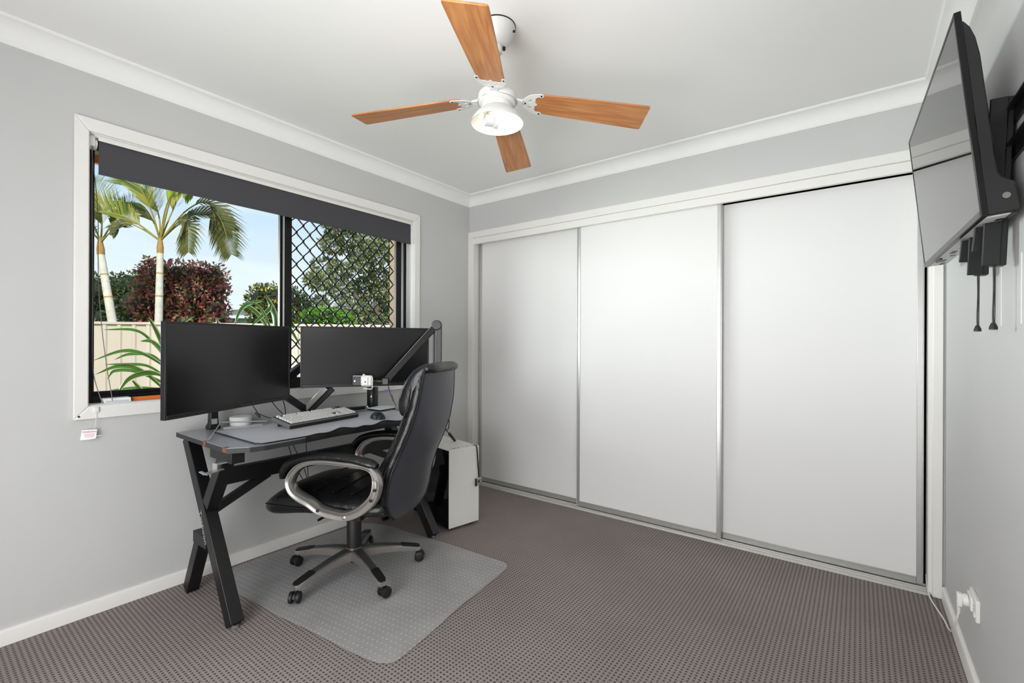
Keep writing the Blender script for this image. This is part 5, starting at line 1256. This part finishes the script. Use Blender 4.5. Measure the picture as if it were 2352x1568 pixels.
rg = np.random.default_rng(11)
def grid_blobs(r0, r1, z0, z1, d0, step, rad, top=None, seed=1):
    rg = np.random.default_rng(seed); o = []
    r = r0
    while r <= r1 + 1e-6:
        z = z0
        zt = top(r) if top else z1
        while z <= zt + 1e-6:
            o.append((r + rg.uniform(-.08, .08), d0 + rg.uniform(-.15, .15), min(z, zt) + rg.uniform(-.06, .06), rad * rg.uniform(.85, 1.12), rad * rg.uniform(.85, 1.12))); z += step
        r += step
    return o
# px -> yard scale at distance d: r = (px-1176)/1063*d
def PR(px, d): return (px - 1176) / 1063.4 * d
def PZ(py, d, px=400): return 1.1702 - (py - 789.2 - .004 * (px - 1176)) / 1063.4 * d

D = 10.0
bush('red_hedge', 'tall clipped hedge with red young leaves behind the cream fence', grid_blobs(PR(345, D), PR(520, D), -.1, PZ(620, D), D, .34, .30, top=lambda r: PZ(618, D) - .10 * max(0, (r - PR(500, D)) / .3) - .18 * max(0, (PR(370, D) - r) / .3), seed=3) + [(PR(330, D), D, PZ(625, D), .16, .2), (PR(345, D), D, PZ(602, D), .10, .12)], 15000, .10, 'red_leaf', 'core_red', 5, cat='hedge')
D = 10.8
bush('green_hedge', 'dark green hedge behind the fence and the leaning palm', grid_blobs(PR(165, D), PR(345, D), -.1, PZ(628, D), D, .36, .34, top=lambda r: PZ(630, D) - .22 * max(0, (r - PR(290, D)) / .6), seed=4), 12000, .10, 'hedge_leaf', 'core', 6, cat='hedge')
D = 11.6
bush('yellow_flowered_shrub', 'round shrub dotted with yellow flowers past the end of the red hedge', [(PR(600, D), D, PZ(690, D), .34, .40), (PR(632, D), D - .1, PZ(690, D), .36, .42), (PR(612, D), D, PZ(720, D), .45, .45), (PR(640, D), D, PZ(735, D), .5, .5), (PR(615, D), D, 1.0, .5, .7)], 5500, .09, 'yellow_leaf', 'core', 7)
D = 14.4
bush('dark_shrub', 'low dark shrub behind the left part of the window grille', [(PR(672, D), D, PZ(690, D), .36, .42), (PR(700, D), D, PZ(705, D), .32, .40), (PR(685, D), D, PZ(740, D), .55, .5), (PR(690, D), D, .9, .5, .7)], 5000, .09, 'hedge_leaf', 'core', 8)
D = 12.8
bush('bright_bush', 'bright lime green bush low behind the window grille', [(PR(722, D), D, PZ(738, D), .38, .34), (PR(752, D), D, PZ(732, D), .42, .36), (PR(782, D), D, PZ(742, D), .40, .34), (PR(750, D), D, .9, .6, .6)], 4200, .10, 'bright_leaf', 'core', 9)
# loose gum tree seen through the grille
D = 17.0
gb = []
rg = np.random.default_rng(21)
for (px_, py_, rr, rz) in ((735, 610, .42, .30), (760, 560, .45, .32), (790, 545, .40, .34), (745, 650, .45, .30), (775, 620, .45, .34), (815, 575, .45, .36), (850, 560, .48, .36), (880, 585, .50, .40), (905, 560, .45, .40), (930, 600, .6, .5), (840, 610, .40, .30), (865, 640, .55, .40), (825, 655, .5, .36), (790, 670, .42, .30), (850, 690, .60, .42), (890, 670, .6, .44), (925, 690, .65, .5), (815, 715, .55, .36), (870, 735, .7, .40), (915, 740, .7, .40), (770, 530, .32, .22), (720, 640, .25, .2), (740, 690, .22, .16), (760, 705, .2, .15), (765, 520, .25, .2), (800, 510, .35, .3), (850, 510, .5, .35), (900, 520, .5, .4), (930, 530, .5, .4), (840, 470, .6, .4), (900, 470, .6, .4), (830, 745, .6, .4), (790, 740, .4, .3)):
    gb.append((PR(px_, D) , D + rg.uniform(-.7, .7), PZ(py_, D, px_), rr * 1.0, rz * 1.03))
bush('gum_tree', 'large loose grey green gum tree filling the window grille', gb, 26000, .165, 'gum_leaf', None, 10, cat='tree', aspect=.34,
     trunk=[([(PR(880, D), D, GZ), (PR(875, D), D, 1.4), (PR(862, D), D, 2.8), (PR(850, D), D, 4.6)], .16), ([(PR(872, D), D, 1.7), (PR(830, D), D, 2.6), (PR(790, D), D, 3.6), (PR(770, D), D, 4.3)], .07), ([(PR(866, D), D, 2.3), (PR(905, D), D + .3, 3.0), (PR(930, D), D + .3, 3.9)], .07), ([(PR(875, D), D, 1.5), (PR(800, D), D - .2, 2.1), (PR(745, D), D - .2, 2.7)], .05)])

# --- far house
D = 22.0
hs = thing('neighbour_house', 'distant house with a grey tiled roof beyond the red hedge', 'house', yard(PR(575, D), D + 2, GZ))
def hp_(px_, dd, z): return Vector(yard(PR(px_, D), D + dd, z))
zr, ze = PZ(692, D), PZ(722, D)
rf = MB().add([hp_(470, 0, ze), hp_(640, 0, ze), hp_(640, 6, ze), hp_(470, 6, ze), hp_(505, 3, zr), hp_(590, 3, zr), hp_(470, 0, ze - .12), hp_(640, 0, ze - .12), hp_(640, 6, ze - .12), hp_(470, 6, ze - .12)],
              [(0, 1, 5, 4), (1, 2, 5), (2, 3, 4, 5), (3, 0, 4), (6, 9, 8, 7), (0, 6, 7, 1), (1, 7, 8, 2), (2, 8, 9, 3), (3, 9, 6, 0)]).build('roof', 'roof', hs)
for k in range(1, 6):
    a, c = hp_(470, 0, ze).lerp(hp_(505, 3, zr), k / 6), hp_(640, 0, ze).lerp(hp_(590, 3, zr), k / 6)
    MB().bar(a + Vector((0, 0, .02)), c + Vector((0, 0, .02)), .06, .03).build('tile_course', 'roof', hs)
x0, x1 = PR(480, D), PR(630, D)
P = [Vector(yard(x, d_, z)) for z in (GZ, ze - .1) for x, d_ in ((x0, D + .5), (x1, D + .5), (x1, D + 5.5), (x0, D + 5.5))]
MB().add(P, [(0, 3, 2, 1), (4, 5, 6, 7), (0, 1, 5, 4), (1, 2, 6, 5), (2, 3, 7, 6), (3, 0, 4, 7)]).build('wall', 'house', hs)
MB().bar(hp_(470, -.05, ze - .10), hp_(640, -.05, ze - .10), .12, .14).build('gutter', 'house', hs)
for px_ in (520, 572, 612):
    q = Vector(yard(PR(px_, D), D + .48, PZ(739, D))); wf = MB().obox(q, R_ * .32, FWD * .03, Vector((0, 0, .22))).build('window', 'house', hs); MB().obox(q - FWD * .025, R_ * .28, FWD * .012, Vector((0, 0, .18))).build('pane', 'house_glass', wf)
# dark low shed roof edge seen through the grille
t = thing('shed', 'low shed with a pale sloping roof edge low behind the window grille', 'shed', yard(PR(690, 18), 18.5, GZ))
q = [Vector(yard(PR(a, 18), 18 + e, PZ(b, 18))) for a, b, e in ((660, 748, 0), (705, 722, 0), (722, 718, 0))]
strip(MB(), q, .10, .05, tuple(FWD)).build('roof_edge', 'house', t)
a, c = Vector(yard(PR(655, 18), 18.1, GZ)), Vector(yard(PR(722, 18), 18.1, GZ))
MB().obox((a + c) / 2 + Vector((0, 0, (1.35 - GZ) / 2)) + FWD * .5, (c - a) / 2, FWD * .5, Vector((0, 0, (1.35 - GZ) / 2))).build('wall', 'core', t)

# --- palms
def palm(label, base, crown, fronds, seed, r0=.085):
    """fronds: (points in (across, up, away) from the crown, length of leaflets, material, droop)"""
    base, crown = Vector(base), Vector(crown); rg = random.Random(seed)
    t = thing('palm_tree', label, 'palm', tuple(base), 0, 'palms behind the fence')
    mid = base.lerp(crown, .5) + Vector((.0, .0, 0)) + (base - crown).cross(Vector((0, 0, 1))).normalized() * 0
    bend = Vector((base.x - crown.x, base.y - crown.y, 0)) * .10
    tp_ = spline([base, base.lerp(crown, .35) - bend * .4, base.lerp(crown, .7) - bend * .6, crown + Vector((0, 0, -.22))], 6)
    trk = MB().tube(tp_, [r0 * (1 - .32 * i / (len(tp_) - 1)) for i in range(len(tp_))], 14).build('trunk', 'trunk', t, smooth=60)
    for i in range(2, len(tp_) - 1, 1):
        d_ = (tp_[i + 1] - tp_[i]).normalized(); rr = r0 * (1 - .32 * i / (len(tp_) - 1)) * 1.03
        MB().cyl(tp_[i] - d_ * .012, tp_[i] + d_ * .012, rr, n=14, cap=False).build('trunk_ring', 'trunk_ring' if i % 3 == 0 else 'trunk', trk, smooth=60)
    d_ = (crown - tp_[-2]).normalized()
    MB().tube([tp_[-1], tp_[-1] + d_ * .10, tp_[-1] + d_ * .22, tp_[-1] + d_ * .30], [r0 * .70, r0 * .72, r0 * .5, r0 * .3], 12).build('crown_base', 'crownshaft', t, smooth=60)
    for (pts, ll, m, droop, start) in fronds:
        P = spline([crown + R_ * a + Vector((0, 0, b)) + FWD * c for a, b, c in pts], 7); n = len(P)
        fo = MB().tube(P, [.017 * (1 - .8 * i / (n - 1)) for i in range(n)], 6).build('frond', 'rachis', t, smooth=60)
        lb = MB()
        k0 = int(n * start)
        for i in range(k0, n):
            fr = (i - k0) / max(1, n - 1 - k0)
            for h in (0, .33, .66):
                if i == n - 1 and h: continue
                p = P[i].lerp(P[min(i + 1, n - 1)], h); d2 = (P[min(i + 1, n - 1)] - P[max(i - 1, 0)]).normalized()
                sd = d2.cross(Vector((0, 0, 1)) * .6 - FWD * .8); sd.normalize()
                for s in (1, -1):
                    l = ll * (math.sin(PI * (.12 + .80 * fr)) ** .6) * rg.uniform(.75, 1.1)
                    dr = (sd * s * .75 + d2 * .75 + Vector((0, 0, .25 - .15 * droop))).normalized()
                    q1 = p + dr * l * .5; q2 = q1 + (dr + Vector((0, 0, -droop * .9))).normalized() * l * .5
                    w_ = d2.cross(dr); w_ = (FWD * .25 + d2 * .8 + w_ * .2).normalized() * (.024 + .009 * ll)
                    lb.add([p - w_ * .3, q1 - w_ * .6, q2, q1 + w_ * .6, p + w_ * .3], [(0, 1, 3, 4), (1, 2, 3)])
        o = lb.build('leaflets', m, fo); o['kind'] = 'stuff'
    return t
D = 8.2
s_ = 1 / 1063.4 * D
def F(pts, ll, m, droop=.5, start=.25, dep=0.0):
    n = len(pts); return ([(x * s_, -y * s_, dep * i / (n - 1)) for i, (x, y) in enumerate(pts)], ll, m, droop, start)
palm('tall palm with an upright pale trunk in front of the red hedge', yard(PR(360, D), D, GZ), yard(PR(367, D), D, PZ(553, D)),
     [F([(0, 0), (-45, -38), (-95, -58), (-155, -52)], .62, 'leaflet', -.25, .3, -.3),
      F([(0, 0), (-30, -50), (-75, -95), (-140, -100)], .66, 'leaflet', .25, .35, .4),
      F([(0, 0), (-10, -60), (-40, -115), (-95, -150)], .60, 'leaflet', .1, .4, .2),
      F([(0, 0), (-3, -60), (-20, -120), (-60, -170)], .55, 'leaflet', .2, .4, -.5),
      F([(0, 0), (14, -60), (34, -100), (62, -116), (92, -104)], .55, 'leaflet_bright', .25, .38, -.2),
      F([(0, 0), (10, -70), (16, -120), (35, -160)], .5, 'leaflet', .2, .4, .5),
      F([(0, 0), (28, -40), (60, -70), (95, -70), (125, -40)], .50, 'leaflet_dark', .7, .3, .5),
      F([(0, 0), (35, -28), (62, -42), (84, -30), (92, 32)], .40, 'leaflet_dark', .8, .35, -.3),
      F([(0, 0), (50, -70), (95, -95), (122, -55), (140, 22)], .52, 'leaflet_dark', .6, .35, .3),
      F([(0, 0), (40, -90), (85, -120), (115, -95)], .5, 'leaflet', .5, .4, -.5),
      F([(0, 0), (-26, -22), (-50, -32), (-66, -18)], .26, 'leaflet_dark', .9, .5, -.4)], 31, .072)
palm('palm whose pale trunk leans across the dark green hedge', yard(PR(302, D), D, GZ), yard(PR(231, D), D, PZ(557, D)),
     [F([(0, 0), (18, -10), (40, -22), (62, -24)], .34, 'leaflet_dark', 1.0, .5, -.2),
      F([(0, 0), (-6, -50), (-20, -100), (-50, -140)], .6, 'leaflet', .3, .3, .2),
      F([(0, 0), (-14, -45), (-45, -85), (-100, -95)], .6, 'leaflet', .4, .3, -.2),
      F([(0, 0), (-25, -20), (-60, -32), (-110, -10)], .5, 'leaflet_dark', .7, .3, .2),
      F([(0, 0), (6, -40), (12, -70), (30, -95)], .4, 'leaflet', .3, .4, .4)], 32, .080)

# --- strap-leaved plants right outside the window
def strap_leaf(parent, pts, width):
    P = spline(pts, 6); P = list(reversed(P)); n = len(P); vs = []; uvs = []
    for i, p in enumerate(P):
        d_ = (P[min(i + 1, n - 1)] - P[max(i - 1, 0)]).normalized(); s_ = d_.cross(FWD); s_ = (s_.normalized() + FWD * .25).normalized(); nn_ = d_.cross(s_).normalized()
        t_ = i / (n - 1); w_ = width * (math.sin(PI * min(1, .18 + .82 * t_)) ** .7 if t_ < .999 else .02)
        for k in range(5):
            c = -1 + k / 2; vs.append(p + s_ * c * w_ / 2 + nn_ * (.012 * (1 - c * c)) * (width / .05))
    b = MB(); b.add(vs, [(i * 5 + k, i * 5 + k + 1, (i + 1) * 5 + k + 1, (i + 1) * 5 + k) for i in range(n - 1) for k in range(4)])
    o = b.build('leaf', 'strap', parent, smooth=80); me = o.data
    uvl = me.uv_layers.new(name='uv')
    for lp in me.loops: uvl.data[lp.index].uv = ((lp.vertex_index % 5) / 4, (lp.vertex_index // 5) / n)
    return o
L1 = [[(-0.849, 0.721, 1.242), (-0.849, 0.873, 1.243), (-0.849, 0.955, 1.173), (-0.75, 1.021, 1.039)], [(-0.813, 0.928, 1.323), (-0.813, 0.972, 1.226), (-0.813, 1.024, 1.078), (-0.75, 1.028, 0.918)], [(-0.678, 0.851, 1.177), (-0.678, 0.913, 1.173), (-0.678, 0.973, 1.095), (-0.75, 1.034, 0.998)], [(-0.73, 0.655, 1.068), (-0.73, 0.782, 1.12), (-0.73, 0.881, 1.103), (-0.75, 1.005, 1.013)], [(-0.847, 0.772, 1.067), (-0.847, 0.846, 1.099), (-0.847, 0.957, 1.087), (-0.75, 1.021, 0.986)], [(-0.766, 0.712, 1.044), (-0.766, 0.809, 1.043), (-0.766, 0.912, 1.029), (-0.75, 1.005, 0.952)], [(-0.755, 0.669, 0.99), (-0.755, 0.773, 1.032), (-0.755, 0.877, 1.005), (-0.75, 1.006, 0.866)], [(-0.832, 0.739, 0.958), (-0.832, 0.772, 1.002), (-0.832, 0.87, 0.997), (-0.75, 0.994, 0.92)], [(-0.694, 0.75, 0.878), (-0.694, 0.809, 0.963), (-0.694, 0.907, 0.991), (-0.75, 1.028, 0.945)], [(-0.843, 0.75, 0.891), (-0.843, 0.869, 0.897), (-0.843, 0.977, 0.881), (-0.75, 1.028, 0.851)], [(-0.776, 0.844, 0.947), (-0.776, 0.869, 0.907), (-0.776, 0.894, 0.861), (-0.75, 0.919, 0.808)]]
L2 = [[(-0.849, 1.638, 1.519), (-0.849, 1.673, 1.451), (-0.849, 1.706, 1.356), (-0.75, 1.667, 1.161)], [(-0.813, 1.435, 1.433), (-0.813, 1.513, 1.42), (-0.813, 1.588, 1.349), (-0.75, 1.636, 1.208)], [(-0.678, 1.417, 1.443), (-0.678, 1.497, 1.431), (-0.678, 1.561, 1.344), (-0.75, 1.651, 1.192)], [(-0.73, 1.377, 1.284), (-0.73, 1.401, 1.367), (-0.73, 1.448, 1.43), (-0.75, 1.559, 1.469)], [(-0.847, 1.746, 1.44), (-0.847, 1.737, 1.373), (-0.847, 1.724, 1.291), (-0.75, 1.67, 1.161)], [(-0.766, 1.493, 1.282), (-0.766, 1.566, 1.353), (-0.766, 1.621, 1.412), (-0.75, 1.625, 1.443)], [(-0.755, 1.275, 1.338), (-0.755, 1.283, 1.304), (-0.755, 1.299, 1.247), (-0.75, 1.334, 1.131)], [(-0.832, 1.171, 1.339), (-0.832, 1.129, 1.314), (-0.832, 1.098, 1.277), (-0.75, 1.05, 1.16)]]
def strap_plant(label, leaves, widths, top, potxy):
    t = thing('potted_strap_plant', label, 'plant', (potxy[0], potxy[1], GZ), 0, 'striped plants outside the window')
    for lv, w_ in zip(leaves, widths): strap_leaf(t, lv, w_)
    rg = random.Random(len(leaves))
    for k in range(7):      # further leaves of the same rosette, on its hidden side
        a = rg.uniform(.2, 1.9); b_ = Vector(top); r = rg.uniform(.22, .34)
        strap_leaf(t, [b_ + Vector((math.cos(a + 2.2) * r * .7, abs(math.sin(a)) * r + .06, rg.uniform(-.08, .10))), b_ + Vector((math.cos(a + 2.2) * r * .45, abs(math.sin(a)) * r * .6, .14)), b_ + Vector((0, .02, .02)), b_ + Vector((0, 0, -.06))], .035)
    MB().tube([(potxy[0], potxy[1], GZ + .25), ((potxy[0] + top[0]) / 2 + .02, potxy[1], (GZ + top[2]) / 2 + .1), (top[0], top[1], top[2])], .018, 8).build('stem', 'bark', t, smooth=60)
    MB().lathe([(.001, GZ), (.12, GZ), (.16, GZ + .28), (.172, GZ + .28), (.172, GZ + .32), (.150, GZ + .32), (.145, GZ + .27), (.001, GZ + .27)], (potxy[0], potxy[1], 0), 24).build('pot', 'pot', t, smooth=40)
strap_plant('striped strap leaved plant outside the window beside the wider monitor', L1, [.026, .050, .034, .026, .024, .020, .030, .026, .034, .022, .044], (-.75, 1.03, .92), (-.78, 1.05))
strap_plant('taller striped strap leaved plant outside the window between the two monitors', L2, [.052, .034, .022, .026, .040, .030, .030, .030], (-.75, 1.65, 1.17), (-.78, 1.62))
